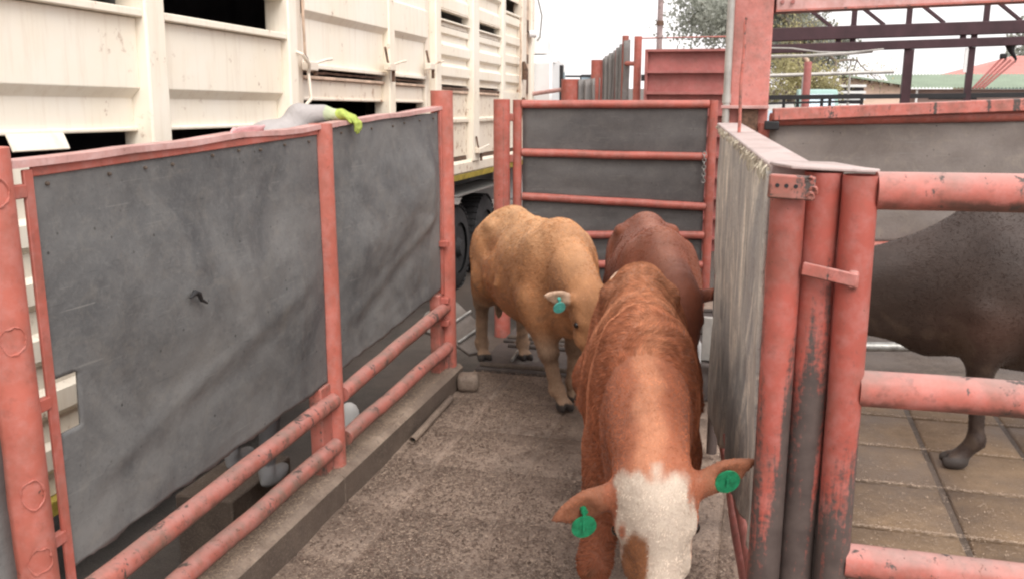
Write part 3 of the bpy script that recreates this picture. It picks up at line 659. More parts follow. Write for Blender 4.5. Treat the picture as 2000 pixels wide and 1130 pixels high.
# ================================================================== RIGHT PEN BACK FENCE
bf = thing('pen_fence', 'dusty rubber lined red fence behind the dark cow', 'fence', (1.2, 6.9, 0))
BL, BR = Vector((0.06, 6.80, 0)), Vector((4.4, 7.95, 0)); bdv = (BR - BL).normalized(); bnn = Vector((bdv.y, -bdv.x, 0))
U = lambda z: Vector((0, 0, z))
sheet('rubber_sheet', BL + U(0.98), BR + U(0.98), BR + U(1.86), BL + U(1.845), 60, 24, lambda u, v: 0.03 * fb(u * 6, v * 2, 2.2), M['rubber3'], bf, 0.012, edge=ragged(3.3, 0.02))
MB().beam(BL + bnn * 0.08 + U(1.895), BR + bnn * 0.08 + U(2.07), 0.06, 0.085).build('top_rail', M['red_pink'], bf, bevel=0.008)
MB().tube([BL + bnn * 0.02 + U(1.86), BR + bnn * 0.02 + U(1.94)], 0.045, 14).build('rail', M['red'], bf)
MB().tube([BL + bnn * 0.05 + U(0.96), BR + bnn * 0.05 + U(0.98)], 0.035, 12).build('rail', M['red'], bf)
MB().tube([BL + bnn * 0.03 + U(0.60), BR + bnn * 0.03 + U(0.60)], 0.035, 12).build('rail', M['red_rail'], bf)
MB().tube([BL + bnn * 0.05 + U(0.22), BR + bnn * 0.05 + U(0.20)], 0.035, 12).build('rail', M['steel'], bf)
for d_ in (0.0, 2.2, 4.4): MB().tube([BL + bdv * d_ - bnn * 0.06 + U(0), BL + bdv * d_ - bnn * 0.06 + U(1.83)], 0.06, 18).build('post', M['red'], bf)
MB().box((-0.05, -0.05, 0), (0.05, 0.05, 0.06), Matrix.Translation(BL + bnn * 0.06 + U(1.79))).build('rail_bracket', M['black'], bf, bevel=0.008)

# ================================================================== STEEL COLUMN, BEAM
ga = thing('steel_gantry', 'tall red steel column carrying a wide overhead beam', 'gantry', (-0.1, 7.0, 0))
MB().box((-0.225, 6.92, 0), (0.045, 7.17, 4.2)).build('column', M['red_column'], ga, bevel=0.01)
BA = Vector((0.048, 7.02, 2.72)); BBm = BA + Vector((3.8, 0.42, 0.12))
MB().beam(BA, BBm, 0.2, 0.24).build('beam', M['red_top'], ga, bevel=0.008)
MB().beam(BA + U(-0.122), BBm + U(-0.122), 0.26, 0.012).build('beam_flange', M['red_pink'], ga)
m_ = MB()
for k in range(4): m_.tube([(0.10 + 0.07 * (k % 2), 6.905, 2.66 + 0.10 * (k // 2)), (0.10 + 0.07 * (k % 2), 6.925, 2.66 + 0.10 * (k // 2))], 0.014, 8)
m_.build('bolt', M['red_dull'], ga)
dp = thing('downpipe', 'slim grey pipe strapped to the left edge of the red column', 'pipe', (-0.235, 6.88, 0))
MB().tube([(-0.245, 6.87, 0), (-0.245, 6.87, 4.2)], 0.026, 14).build('pipe_body', M['galv'], dp)
for z in (1.93, 1.72): MB().box((-0.28, 6.838, z), (0.05, 6.918, z + 0.022)).build('clamp', M['red_top'], dp, bevel=0.003)
MB().tube([(-0.245, 6.87, 1.97), (-0.245, 6.87, 2.03)], 0.031, 14).build('coupling', M['galv'], dp)
MB().box((-0.16, 6.87, 1.745), (-0.02, 6.917, 1.925)).build('bracket_plate', M['rust'], dp, bevel=0.004)

# dark truss frame of the loading shed behind
tr = thing('steel_truss', 'dark maroon steel truss frame with posts behind the red beam', 'frame', (1.2, 9.8, 0))
A0, A1 = Vector((0.0, 9.66, 2.57)), Vector((5.2, 11.1, 2.745)); td = (A1 - A0).normalized()
MB().beam(A0, A1, 0.12, 0.125).build('chord', M['maroon'], tr, bevel=0.006)
MB().beam(A0 + U(-0.135), A1 + U(-0.135), 0.12, 0.085).build('chord', M['maroon'], tr, bevel=0.006)
MB().beam(A0 + U(0.66), A1 + U(0.70), 0.12, 0.10).build('chord', M['maroon'], tr, bevel=0.006)
for d_ in (0.86, 1.40, 2.16, 2.9, 3.7): MB().beam(A0 + td * d_ + U(0.06), A0 + td * d_ + U(0.62), 0.05, 0.05, up=(0, 1, 0)).build('web_post', M['maroon'], tr)
for d_ in (0.64, 1.16, 1.75, 2.5, 3.3): MB().beam(A0 + td * d_ + U(0.06), A0 + td * (d_ - 0.75) + U(0.62), 0.03, 0.03).build('diagonal', M['maroon'], tr)
for d_ in (0.72, 0.86, 1.95, 2.06): MB().beam(A0 + td * d_ + U(-0.10), A0 + td * d_ + U(-0.05), 0.05, 0.06, up=(0, 1, 0)).build('spacer', M['maroon'], tr)
for d_, w in ((1.43, 0.085), (2.05, 0.06), (3.6, 0.08), (-0.02, 0.08)): MB().beam(A0 + td * d_ + U(-2.85), A0 + td * d_ + U(-0.18), w, w, up=(0, 1, 0)).build('post', M['maroon'], tr)
MB().beam(A0 + td * 2.03 + Vector((-.035, -.04, -0.19)), A0 + td * 2.03 + Vector((-.035, -.04, -0.42)), 0.03, 0.03, up=(0, 1, 0)).build('white_guard', M['white'], tr)
MB().beam(A0 + U(-0.60), A1 + U(-0.72), 0.05, 0.045).build('lower_rail', M['black'], tr)
MB().beam(A0 + U(-0.66), A0 + td * 1.0 + U(-0.665), 0.04, 0.02).build('lower_rail', M['black'], tr)
for d_ in (0.22, 0.36, 0.60, 0.68, 1.0): MB().beam(A0 + td * d_ + U(-0.85), A0 + td * d_ + U(-0.62), 0.03, 0.03, up=(0, 1, 0)).build('picket', M['black'], tr)
for k in range(4): MB().tube([A0 + td * (2.10 + 0.035 * k) + U(-0.58), A0 + td * (2.36 + 0.045 * k) + U(-0.29 - 0.012 * k)], 0.011, 8).build('slanted_bar', M['red_dull'], tr)
MB().tube([A0 + td * 2.43 + U(-0.17), A0 + td * 2.45 + U(-0.24), A0 + td * 2.50 + U(-0.31), A0 + td * 2.49 + U(-0.34)], [0.05, 0.025, 0.012, 0.01], 8).build('hook', M['black'], tr)
MB().box((-.03, -.03, -.025), (.03, .03, .025), Matrix.Translation(A0 + td * 2.37 + U(-0.275))).build('knob', M['black'], tr, bevel=0.01)
# cable sagging below the chords
cb = thing('sagging_cable', 'thin pale cables sagging beside the column under the truss', 'cable', (0.3, 9.4, 2.3))
MB().tube([(0.0, 9.4, 2.44), (0.25, 9.45, 2.435), (0.5, 9.5, 2.40), (0.8, 9.6, 2.395), (1.1, 9.7, 2.43)], 0.008, 6).build('cable', M['galv'], cb)
MB().tube([(0.0, 9.4, 2.36), (0.4, 9.45, 2.365), (0.8, 9.6, 2.39), (1.0, 9.7, 2.41)], 0.016, 6).build('cable', M['galv'], cb)

# ================================================================== FAR SLATTED GATE, WALL OF SHEETS, POLE
sg = thing('slatted_gate', 'tall red sheet steel gate with horizontal ribs behind far gate', 'gate', (-0.94, 12, -0.3))
zt = 2.53
for k in range(10):
    z1 = zt - 0.262 * k; z0 = z1 - 0.262
    MB().add([(-1.425, 12.03, z0), (-0.30, 12.03, z0), (-0.30, 12.03, z1 - 0.03), (-1.425, 12.03, z1 - 0.03), (-1.425, 11.94, z1 - 0.03), (-0.30, 11.94, z1 - 0.03), (-1.425, 11.94, z1), (-0.30, 11.94, z1), (-1.425, 12.05, z1), (-0.30, 12.05, z1)],
             [(0, 1, 2, 3), (3, 2, 5, 4), (4, 5, 7, 6), (6, 7, 9, 8)]).build('slat', M['red_dull'], sg)
MB().beam((-1.44, 12.0, -0.3), (-1.44, 12.0, 2.53), 0.04, 0.06, up=(0, 1, 0)).build('stile', M['red_dull'], sg)
MB().tube([(-1.475, 11.98, 2.14), (-1.475, 11.98, 2.22)], 0.025, 8).build('hinge', M['black'], sg)
MB().tube([(-1.55, 12.3, 2.68), (0.3, 12.4, 2.70)], 0.009, 8).build('guard_wire', M['red_pink'], sg)

wf = thing('sheeted_fence', 'stepped fence of grey rubber sheets on red posts beside the lorry cab', 'fence', (-1.9, 12, -0.3))
ws = [(-2.62, 13.0, 2.17, 0.13), (-2.24, 13.0, 2.43, 0.09), (-1.80, 12.6, 2.73, 0.045), (-1.58, 12.2, 2.70, 0.05)]
for x, y, z, r in ws: MB().tube([(x, y, -0.3), (x, y, z)], r, 16).build('post', M['red'], wf)
def wsheet(x0, y0, x1, y1, z0a, z1a, z0b, z1b, s):
    sheet('rubber_sheet', (x0, y0, z0a), (x1, y1, z0b), (x1, y1, z1b), (x0, y0, z1a), 24, 18, lambda u, v: 0.035 * math.sin(u * 19 + s) + 0.02 * fb(u * 5, v * 2, s), M['rubber_far'], wf, 0.01, edge=ragged(s, 0.01))
wsheet(-2.49, 12.95, -2.18, 12.92, 0.3, 2.16, 0.3, 2.19, 1.0); wsheet(-2.15, 12.93, -1.95, 12.78, 0.3, 2.45, 0.3, 2.56, 3.0); wsheet(-1.93, 12.72, -1.75, 12.5, 0.3, 2.56, 0.3, 2.68, 5.0)
MB().beam((-1.93, 12.74, -0.3), (-1.93, 12.74, 2.55), 0.04, 0.05, up=(0, 1, 0)).build('post', M['red_dull'], wf)
MB().tube([(-1.79, 12.55, 2.37), (-1.58, 12.25, 2.36)], 0.03, 10).build('rail', M['red'], wf)
MB().tube([(-3.3, 13.2, 1.95), (-2.65, 13.0, 2.04)], 0.03, 10).build('rail', M['red_top'], wf)
up_ = thing('utility_pole', 'slim pinkish pole rising above the slatted gate', 'pole', (-2.3, 22, -0.3))
MB().tube([(-2.36, 22.0, -0.3), (-2.36, 22, 3.3), (-2.36, 22, 7)], [0.075, 0.065, 0.05], 12).build('pole_shaft', M['wood'], up_)
MB().tube([(-2.36, 22, 3.42), (-2.36, 22, 3.52)], 0.085, 12).build('pole_band', M['rust'], up_)

# ================================================================== LIVESTOCK LORRY
az, el = rad(1.09), rad(-1.49)
tyd = Vector((-math.sin(az) * math.cos(el), math.cos(az) * math.cos(el), math.sin(el))); txd = Vector((math.cos(az), math.sin(az), 0)); tzd = txd.cross(tyd)
TR = Matrix((txd, tyd, tzd)).transposed()
tk = thing('livestock_trailer', 'long cream two deck livestock trailer with rust stained side doors', 'trailer', (-3.1, 4, 0), TR)
def prof(name, s0, s1, pr_, mat, parent=tk):          # profile of (height, offset out) extruded along the side
    v = [(o, s0, h) for h, o in pr_] + [(o, s1, h) for h, o in pr_]; n = len(pr_)
    f = [(i, i + 1, n + i + 1, n + i) for i in range(n - 1)]
    me = bpy.data.meshes.new(name); me.from_pydata(v, [], f); me.update()
    for p in me.polygons: p.use_smooth = False
    o = link(name, me, mat, parent, local=True); sm = o.modifiers.new('s', 'SOLIDIFY'); sm.thickness = 0.012; sm.offset = 0
    b = o.modifiers.new('b', 'BEVEL'); b.width = 0.004; b.segments = 2; return o
def tbox(name, lo, hi, mat, bevel=0.006, parent=tk): return MB().box(lo, hi).build(name, mat, parent, local=True, bevel=bevel)
def ribs(h0, h1, n, d=0.04):
    out = []; st = (h1 - h0) / n
    for k in range(n):
        h = h0 + st * k; out += [(h + .001, 0.0), (h + st * 0.42, 0.0), (h + st * 0.55, d), (h + st * 0.9, d), (h + st - .001, 0.0)]
    return out
low = lambda: ribs(0.22, 1.765, 6, 0.035)
for s0, s1 in ((-3.4, -1.66), (-1.50, 0.05), (0.215, 1.57)):
    prof('lower_panel', s0, s1, low(), M['truck'])
    prof('side_panel', s0, s1, [(1.88, 0.0), (2.035, 0.0), (2.085, 0.05), (2.425, 0.05)], M['truck'])
    tbox('slot_rail', (-0.03, s0, 1.868), (0.03, s1, 1.888), M['truck']); tbox('slot_rail', (-0.03, s0, 2.428), (0.10, s1, 2.468), M['truck'])
    tbox('slot_rail', (-0.03, s0, 2.675), (0.08, s1, 2.73), M['truck']); prof('upper_panel', s0, s1, [(2.73, 0.03)] + [(2.73 + .001 + a - .66, b) for a, b in ribs(0.66, 1.6, 4)], M['truck'])
    tbox('sill', (-0.05, s0, 0.14), (0.05, s1, 0.215), M['yellow'])
for s0, s1 in ((-1.66, -1.50), (0.05, 0.215), (1.57, 1.69)): tbox('post', (-0.06, s0, 0.13), (0.115, s1, 3.7), M['truck'], 0.012)
tbox('post', (-0.06, 1.692, 0.58), (0.06, 1.865, 3.7), M['truck2'], 0.012)
MB().tube([(0.10, 1.66, 2.36), (0.15, 1.68, 2.34), (0.16, 1.76, 2.28), (0.13, 1.80, 2.22), (0.15, 1.79, 2.05), (0.11, 1.72, 1.98)], 0.012, 8).build('pipe_handle', M['truck2'], tk, local=True)
MB().tube([(0.09, 1.82, 2.9), (0.09, 1.84, 2.35), (0.09, 1.85, 2.26)], 0.010, 8).build('door_rod', M['rustlight'], tk, local=True)
# flap hanging under the first panel
prof('hinged_flap', -0.84, -0.50, [(1.80, 0.06), (1.825, 0.05), (1.872, 0.03)], M['truck'])
def ribbon(s0, s1, h, w, o, seed):          # one ragged strip of rust along a seam
    n = 48; v = []
    for i in range(n + 1):
        a = s0 + (s1 - s0) * i / n; v += [(o, a, h - w * (0.5 + abs(fb(a * 5, seed)))), (o, a, h + w * (0.5 + abs(fb(a * 6, seed + 4)))), (o - 0.02, a, h + w * 0.4), (o - 0.02, a, h - w * 0.4)]
    f = []
    for i in range(n):
        for j in range(4): f.append((4 * i + j, 4 * i + (j + 1) % 4, 4 * i + 4 + (j + 1) % 4, 4 * i + 4 + j))
    MB().add(v, f).build('rust_seam', M['rust'], tk, local=True)
# two side doors
for s0, s1 in ((1.885, 3.42), (3.575, 4.46)):
    dn = prof('door', s0, s1, [(2.262, 0.03), (2.60, 0.03), (2.65, 0.075), (2.885, 0.075), (2.90, 0.05), (3.3, 0.05), (3.34, 0.09), (3.65, 0.09)], M['truck'])
    tbox('door_edge', (0.036, s0, 2.262), (0.062, s1, 2.292), M['truck'], 0.004, dn)
    ribbon(s0 + 0.02, s1 - 0.02, 2.238, 0.010, 0.03, 2.2)
    tbox('lintel', (-0.02, s0, 2.188), (0.045, s1, 2.212), M['rustlight'])
    prof('lower_panel', s0, s1, [(2.055, 0.01), (2.186, 0.01)], M['truck2']); tbox('slot_rail', (-0.02, s0, 2.04), (0.03, s1, 2.062), M['truck2'])
    prof('lower_panel', s0, s1, [(0.66, 0.0), (1.84, 0.0)], M['truck'])
tbox('post', (-0.06, 3.425, 0.60), (0.09, 3.565, 3.7), M['truck'], 0.012); tbox('post', (-0.06, 4.475, 0.60), (0.05, 4.60, 3.7), M['truck2'], 0.012); tbox('post', (-0.06, 4.602, 0.60), (0.115, 4.765, 3.7), M['truck'], 0.012)
def latch(s, h, k=1.0):
    l = MB().tube([(0.10, s, h + 0.16 * k), (0.12, s, h + 0.05), (0.13, s + 0.02, h)], 0.011, 8).build('latch', M['rust'], tk, local=True)
    MB().box((0.09, s - 0.02, h - 0.03), (0.15, s + 0.12, h + 0.03)).build('latch_plate', M['truck2'], l, local=True, bevel=0.006)
    MB().tube([(0.13, s + 0.10, h + 0.02), (0.17, s + 0.20, h + 0.05), (0.17, s + 0.30, h + 0.06)], 0.010, 8).build('latch_arm', M['truck2'], l, local=True)
    MB().tube([(0.12, s + 0.13, h - 0.02), (0.12, s + 0.13, h - 0.12 * k)], 0.016, 8).build('latch_pin', M['rust'], l, local=True)
latch(3.30, 2.33); latch(4.35, 2.38, 0.9); latch(1.80, 2.27, 0.5); latch(6.05, 1.52, 1.0)
# ribbed front bays
P1 = [(1.47, 0.0), (1.84, 0.0), (1.845, 0.035), (1.875, 0.035), (1.89, 0.0), (2.145, 0.0)]
P2 = [(2.235, 0.02)] + [(2.24, 0.0), (2.29, 0.0), (2.32, 0.045), (2.41, 0.045), (2.45, 0.0), (2.50, 0.0), (2.53, 0.045), (2.62, 0.045), (2.66, 0.0), (2.74, 0.0), (2.745, 0.03), (2.80, 0.03), (2.81, 0.012), (2.855, 0.012)]
P3 = [(2.985, 0.03), (3.10, 0.03), (3.14, 0.0), (3.25, 0.0), (3.29, 0.045), (3.7, 0.045)]
for s0, s1 in ((4.775, 5.975), (6.235, 7.36)):
    prof('lower_panel', s0, s1, P1, M['truck2']); prof('side_panel', s0, s1, P2, M['truck']); prof('upper_panel', s0, s1, P3, M['truck'])
    tbox('slot_rail', (-0.02, s0, 2.856), (0.055, s1, 2.876), M['truck']); tbox('slot_rail', (-0.02, s0, 2.962), (0.04, s1, 2.982), M['truck2'])
    ribbon(s0, s1, 2.195, 0.016, 0.032, 5.2); ribbon(s0, s1, 2.807, 0.004, 0.034, 7.7)
    tbox('mid_rail', (-0.02, s0, 2.147), (0.03, s1, 2.178), M['rustlight'])
tbox('post', (-0.06, 5.985, 1.40), (0.09, 6.225, 3.7), M['truck'], 0.012); tbox('post', (-0.06, 7.37, 1.40), (0.07, 7.52, 3.7), M['truck'], 0.012)
prof('side_panel', 7.53, 8.38, [(1.47, 0.0), (1.85, 0.0), (1.88, 0.03), (2.2, 0.03)] + [(a + .001, b) for a, b in ribs(2.2, 3.18, 4)], M['truck'])
tbox('slot_rail', (-0.02, 7.53, 3.185), (0.05, 8.38, 3.215), M['truck']); prof('upper_panel', 7.53, 8.38, [(3.37, 0.02), (3.7, 0.02)], M['truck'])
tbox('post', (-0.06, 8.39, 1.35), (0.08, 8.64, 3.7), M['truck2'], 0.012); tbox('post', (-0.05, 8.65, 1.35), (0.03, 8.98, 3.7), M['rustlight'], 0.012); tbox('post', (-0.08, 9.0, 1.2), (0.07, 9.2, 3.75), M['truck'], 0.012)
for h, w in ((3.05, 0.16), (2.62, 0.12), (2.2, 0.3)): tbox('rust_patch', (0.031, 8.70, h), (0.040, 8.94, h + w), M['rust'], 0)
MB().tube([(0.09, 8.2, 3.1), (0.10, 8.22, 2.75), (0.09, 8.2, 2.2)], 0.012, 8).build('door_rod', M['rustlight'], tk, local=True)
for h in (2.5, 2.02): MB().tube([(0.10, 8.38, h + 0.12), (0.12, 8.40, h), (0.11, 8.39, h - 0.12)], [0.02, 0.045, 0.03], 8).build('latch', M['rust'], tk, local=True)
MB().tube([(0.10, 9.15, 3.6), (0.16, 9.25, 3.3), (0.14, 9.22, 3.0), (0.10, 9.22, 2.95)], 0.012, 8).build('air_hose', M['steel'], tk, local=True)
MB().tube([(0.05, 8.9, 3.02), (0.14, 8.95, 3.02)], 0.05, 10).build('marker_lamp', M['white'], tk, local=True)
tbox('floor_seam', (-0.04, 4.77, 1.425), (0.0, 9.0, 1.466), M['rust'], 0)
prof('skirt', 4.77, 9.0, [(1.285, 0.05), (1.30, 0.065), (1.395, 0.065), (1.42, 0.02)], M['truck2']); prof('yellow_strip', 4.77, 9.0, [(1.215, 0.04), (1.28, 0.055)], M['yellow'])
# rope tied at the lower latch
# shell: floors, far side, ends; unseen roof added to keep the inside dark
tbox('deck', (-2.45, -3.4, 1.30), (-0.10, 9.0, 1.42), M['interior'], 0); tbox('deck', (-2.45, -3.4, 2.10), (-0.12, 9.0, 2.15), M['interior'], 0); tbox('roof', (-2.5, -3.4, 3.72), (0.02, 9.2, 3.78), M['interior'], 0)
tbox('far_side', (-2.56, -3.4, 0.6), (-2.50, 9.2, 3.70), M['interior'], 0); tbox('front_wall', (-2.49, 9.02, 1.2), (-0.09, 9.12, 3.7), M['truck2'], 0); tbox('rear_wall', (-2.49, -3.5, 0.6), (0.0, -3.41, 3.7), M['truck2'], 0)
for s in (0.3, 1.0, 1.35): MB().tube([(-0.6 - 0.2 * s, s, 2.15), (-0.6 - 0.2 * s, s, 2.95)], 0.10 - 0.02 * s, 10).build('inner_stanchion', M['steel'], tk, local=True)
for x in (-0.55, -1.95): tbox('chassis_beam', (x - 0.05, -3.3, 0.95), (x + 0.05, 9.0, 1.19), M['black'], 0.006)
tbox('mudguard', (-0.42, 5.55, 1.02), (0.0, 8.0, 1.045), M['steel'], 0.004)
def wheel(s, y_r=0.50):
    zc = -0.3 + 0.5 + 0.026 * s
    w = MB(); prof_ = [(0.0, 0.30), (0.02, 0.46), (0.06, 0.5), (0.24, 0.5), (0.28, 0.46), (0.30, 0.30)]; n = 40
    for k in range(n):
        for (x, r) in prof_:
            a = 2 * math.pi * k / n; w.v.append((-0.16 - x, s + r * math.cos(a), zc + r * math.sin(a)))
    for k in range(n):
        for j in range(5): w.f.append((k * 6 + j, k * 6 + j + 1, ((k + 1) % n) * 6 + j + 1, ((k + 1) % n) * 6 + j))
    ty = w.build('wheel', M['tyre'], tk, local=True)
    r_ = MB(); r_.tube([(-0.24, s, zc), (-0.19, s, zc)], [0.29, 0.30], 24); r_.tube([(-0.19, s, zc), (-0.13, s, zc)], [0.12, 0.09], 16); r_.build('rim', M['tyre'], ty, local=True)
    tr_ = MB()
    for k in range(36):
        a = 2 * math.pi * k / 36; Mx = Matrix.Translation((-0.31, s + 0.5 * math.cos(a), zc + 0.5 * math.sin(a))) @ Matrix.Rotation(a, 4, 'X'); tr_.box((-0.13, -0.012, -0.028), (0.13, 0.010, 0.028), Mx)
    tr_.build('tread', M['tyre'], ty, local=True)
for s in (6.25, 7.45): wheel(s)
tbox('mud_flap', (-0.44, 5.60, 0.15), (-0.10, 5.62, 0.95), M['tyre'], 0)

# tractor cab in front
cab = thing('lorry_cab', 'white lorry cab with roof deflector in front of the cream trailer', 'lorry', (-4.3, 14.5, -0.3))
def cabx(name, pts2, x0, x1, mat):      # extrude a side outline (y,z) from x0 to x1
    n = len(pts2); m = MB().add([(x0, y, z) for y, z in pts2] + [(x1, y, z) for y, z in pts2], [tuple(range(n)), tuple(range(n, 2 * n))[::-1]] + [(i, (i + 1) % n, n + (i + 1) % n, n + i) for i in range(n)])
    return m.build(name, mat, cab, bevel=0.03)
cabx('cab_body', [(13.3, 0.4), (14.5, 0.4), (14.55, 1.3), (14.25, 2.42), (13.4, 2.52), (13.3, 2.4)], -5.4, -2.96, M['white'])
cabx('roof_deflector', [(13.4, 2.53), (13.95, 2.50), (13.9, 2.54), (13.5, 2.80)], -5.2, -3.06, M['white'])
d_ = MB().add([(-2.952, 13.95, 1.45), (-2.952, 14.40, 1.45), (-2.952, 14.2, 2.28), (-2.952, 13.95, 2.28)], [(0, 1, 2, 3)]).build('side_window', M['glass'], cab)
MB().beam((-2.945, 13.9, 0.7), (-2.945, 13.9, 2.38), 0.05, 0.10, up=(0, 1, 0)).build('window_pillar', M['black'], cab)
mr = MB().box((-2.80, 14.62, 1.80), (-2.50, 14.72, 2.25)).build('mirror', M['black'], cab, bevel=0.03)
MB().box((-2.77, 14.612, 1.84), (-2.53, 14.6195, 2.21)).build('mirror_glass', M['glass'], mr)
MB().beam((-2.98, 14.3, 2.22), (-2.50, 14.66, 2.22), 0.04, 0.03).build('mirror_arm', M['black'], cab)
for yy in (13.9,):
    MB().tube([(-3.35, yy, 0.2), (-2.98, yy, 0.2)], 0.5, 30).build('wheel', M['tyre'], cab)
MB().tube([(-2.94, 13.42, 2.40), (-2.94, 13.45, 2.52)], 0.03, 8).build('marker_lamp', M['white'], cab)

# ================================================================== FLOOR BITS
blk = thing('concrete_block', 'small rounded concrete block on the floor at the kerb end', 'block', (-1.9, 5.85, 0))
MB().box((-0.075, -0.07, 0.0), (0.075, 0.07, 0.125), Matrix.Translation((-1.885, 5.86, 0.0)) @ Matrix.Rotation(0.25, 4, 'Z')).build('block_body', M['kerb'], blk, bevel=0.035)
sr = thing('steel_rod', 'loose straight steel rod lying on the dark mats', 'rod', (-1.75, 6.85, 0.02)); MB().tube([(-1.735, 6.49, 0.045), (-1.775, 7.25, 0.06)], 0.013, 8).build('rod_body', M['steel'], sr)
pp = thing('loose_pipe', 'short muddy pipe lying against the foot of the kerb', 'pipe', (-1.93, 5.2, 0))
q = MB(); q.tube([(-1.905, 4.82, 0.026), (-1.925, 5.60, 0.026)], 0.022, 12, cap=False); q.tube([(-1.905, 4.82, 0.026), (-1.905, 4.825, 0.026)], [0.022, 0.017], 12, cap=False); q.tube([(-1.905, 4.823, 0.026), (-1.907, 4.90, 0.026)], 0.017, 12, cap=False); q.build('pipe_body', M['kerb'], pp)
MB().tube([(-1.907, 4.86, 0.026), (-1.907, 4.862, 0.026)], 0.0168, 12).build('pipe_bore', M['black'], pp)
for k, y0 in enumerate((6.32, 7.12, 7.92)):
    mt = thing('rubber_mat', ('muddy rubber mat nearest the concrete block', 'muddy rubber mat second from the concrete block', 'muddy rubber mat right in front of far gate')[k], 'mat', (-1.1, y0 + 0.35, 0), None, 'rubber mats at the far end of the alley')
    MB().box((-1.98, y0, -0.014), (-0.15, y0 + 0.72, 0.022)).build('mat_body', M['mat'], mt, bevel=0.012)
    MB().tube([(-1.95, y0 + 0.06, 0.03), (-0.25, y0 + 0.06, 0.03)], 0.022, 8).build('mat_bar', M['muck'], mt); MB().tube([(-1.88, y0 + 0.60, 0.035), (-0.25, y0 + 0.60, 0.035)], 0.02, 8).build('mat_bar', M['mat'], mt)
# tilted steel wheel chock plate behind the end post
pl = thing('ramp_plate', 'muddy grey metal plate with two bars propped behind the end post', 'plate', (-2.3, 6.9, 0))
ol = [(-2.66, 6.90, 0.13), (-2.646, 7.06, 0.224), (-2.54, 7.175, 0.293), (-2.408, 7.195, 0.305), (-2.182, 7.018, 0.199), (-2.052, 6.877, 0.114), (-2.031, 6.732, 0.027), (-2.149, 6.698, 0.007), (-2.334, 6.804, 0.07)]
off = Vector((0, 0.02, -0.035)); n = len(ol)
MB().add([Vector(p) for p in ol] + [Vector(p) + off for p in ol], [tuple(range(n)), tuple(range(n, 2 * n))[::-1]] + [(i, (i + 1) % n, n + (i + 1) % n, n + i) for i in range(n)]).build('plate_body', M['plate'], pl, bevel=0.008)
for (a_, b_) in (((-2.26, 6.776, 0.068), (-2.10, 6.965, 0.180)), ((-2.36, 6.96, 0.178), (-2.248, 7.09, 0.256))): MB().tube([a_, b_], 0.014, 8).build('tread_bar', M['steel'], pl)
ct = thing('plastic_container', 'round white plastic container behind the middle fence post foot', 'container', (-2.6, 5.52, -0.3))
c_ = MB(); c_.tube([(-2.6, 5.43, -0.3), (-2.6, 5.43, -0.15), (-2.6, 5.43, -0.07), (-2.6, 5.43, -0.035), (-2.6, 5.43, -0.015), (-2.6, 5.43, -0.01)], [0.068, 0.07, 0.066, 0.05, 0.025, 0.0], 24); c_.build('container_body', M['container'], ct)
pk = thing('pink_cloth', 'pink cloth draped over the top rail of the left fence', 'cloth', (-2.08, 3.35, 1.9))
sheet('cloth_body', (-2.14, 3.22, 1.80), (-2.14, 3.56, 1.83), (-2.045, 3.56, 1.932), (-2.045, 3.32, 1.930), 16, 10, lambda u, v: 0.02 * math.sin(v * 3.1) + 0.008 * fb(u * 5, v * 5), M['pink'], pk, 0.008)

# ================================================================== CATTLE
def basis(xd):
    x = np.array(xd, float); x /= np.linalg.norm(x); y = np.cross((0, 0, 1), x)
    if np.linalg.norm(y) < 1e-3: y = np.array((0, 1, 0.))
    y /= np.linalg.norm(y); return x, y, np.cross(x, y)

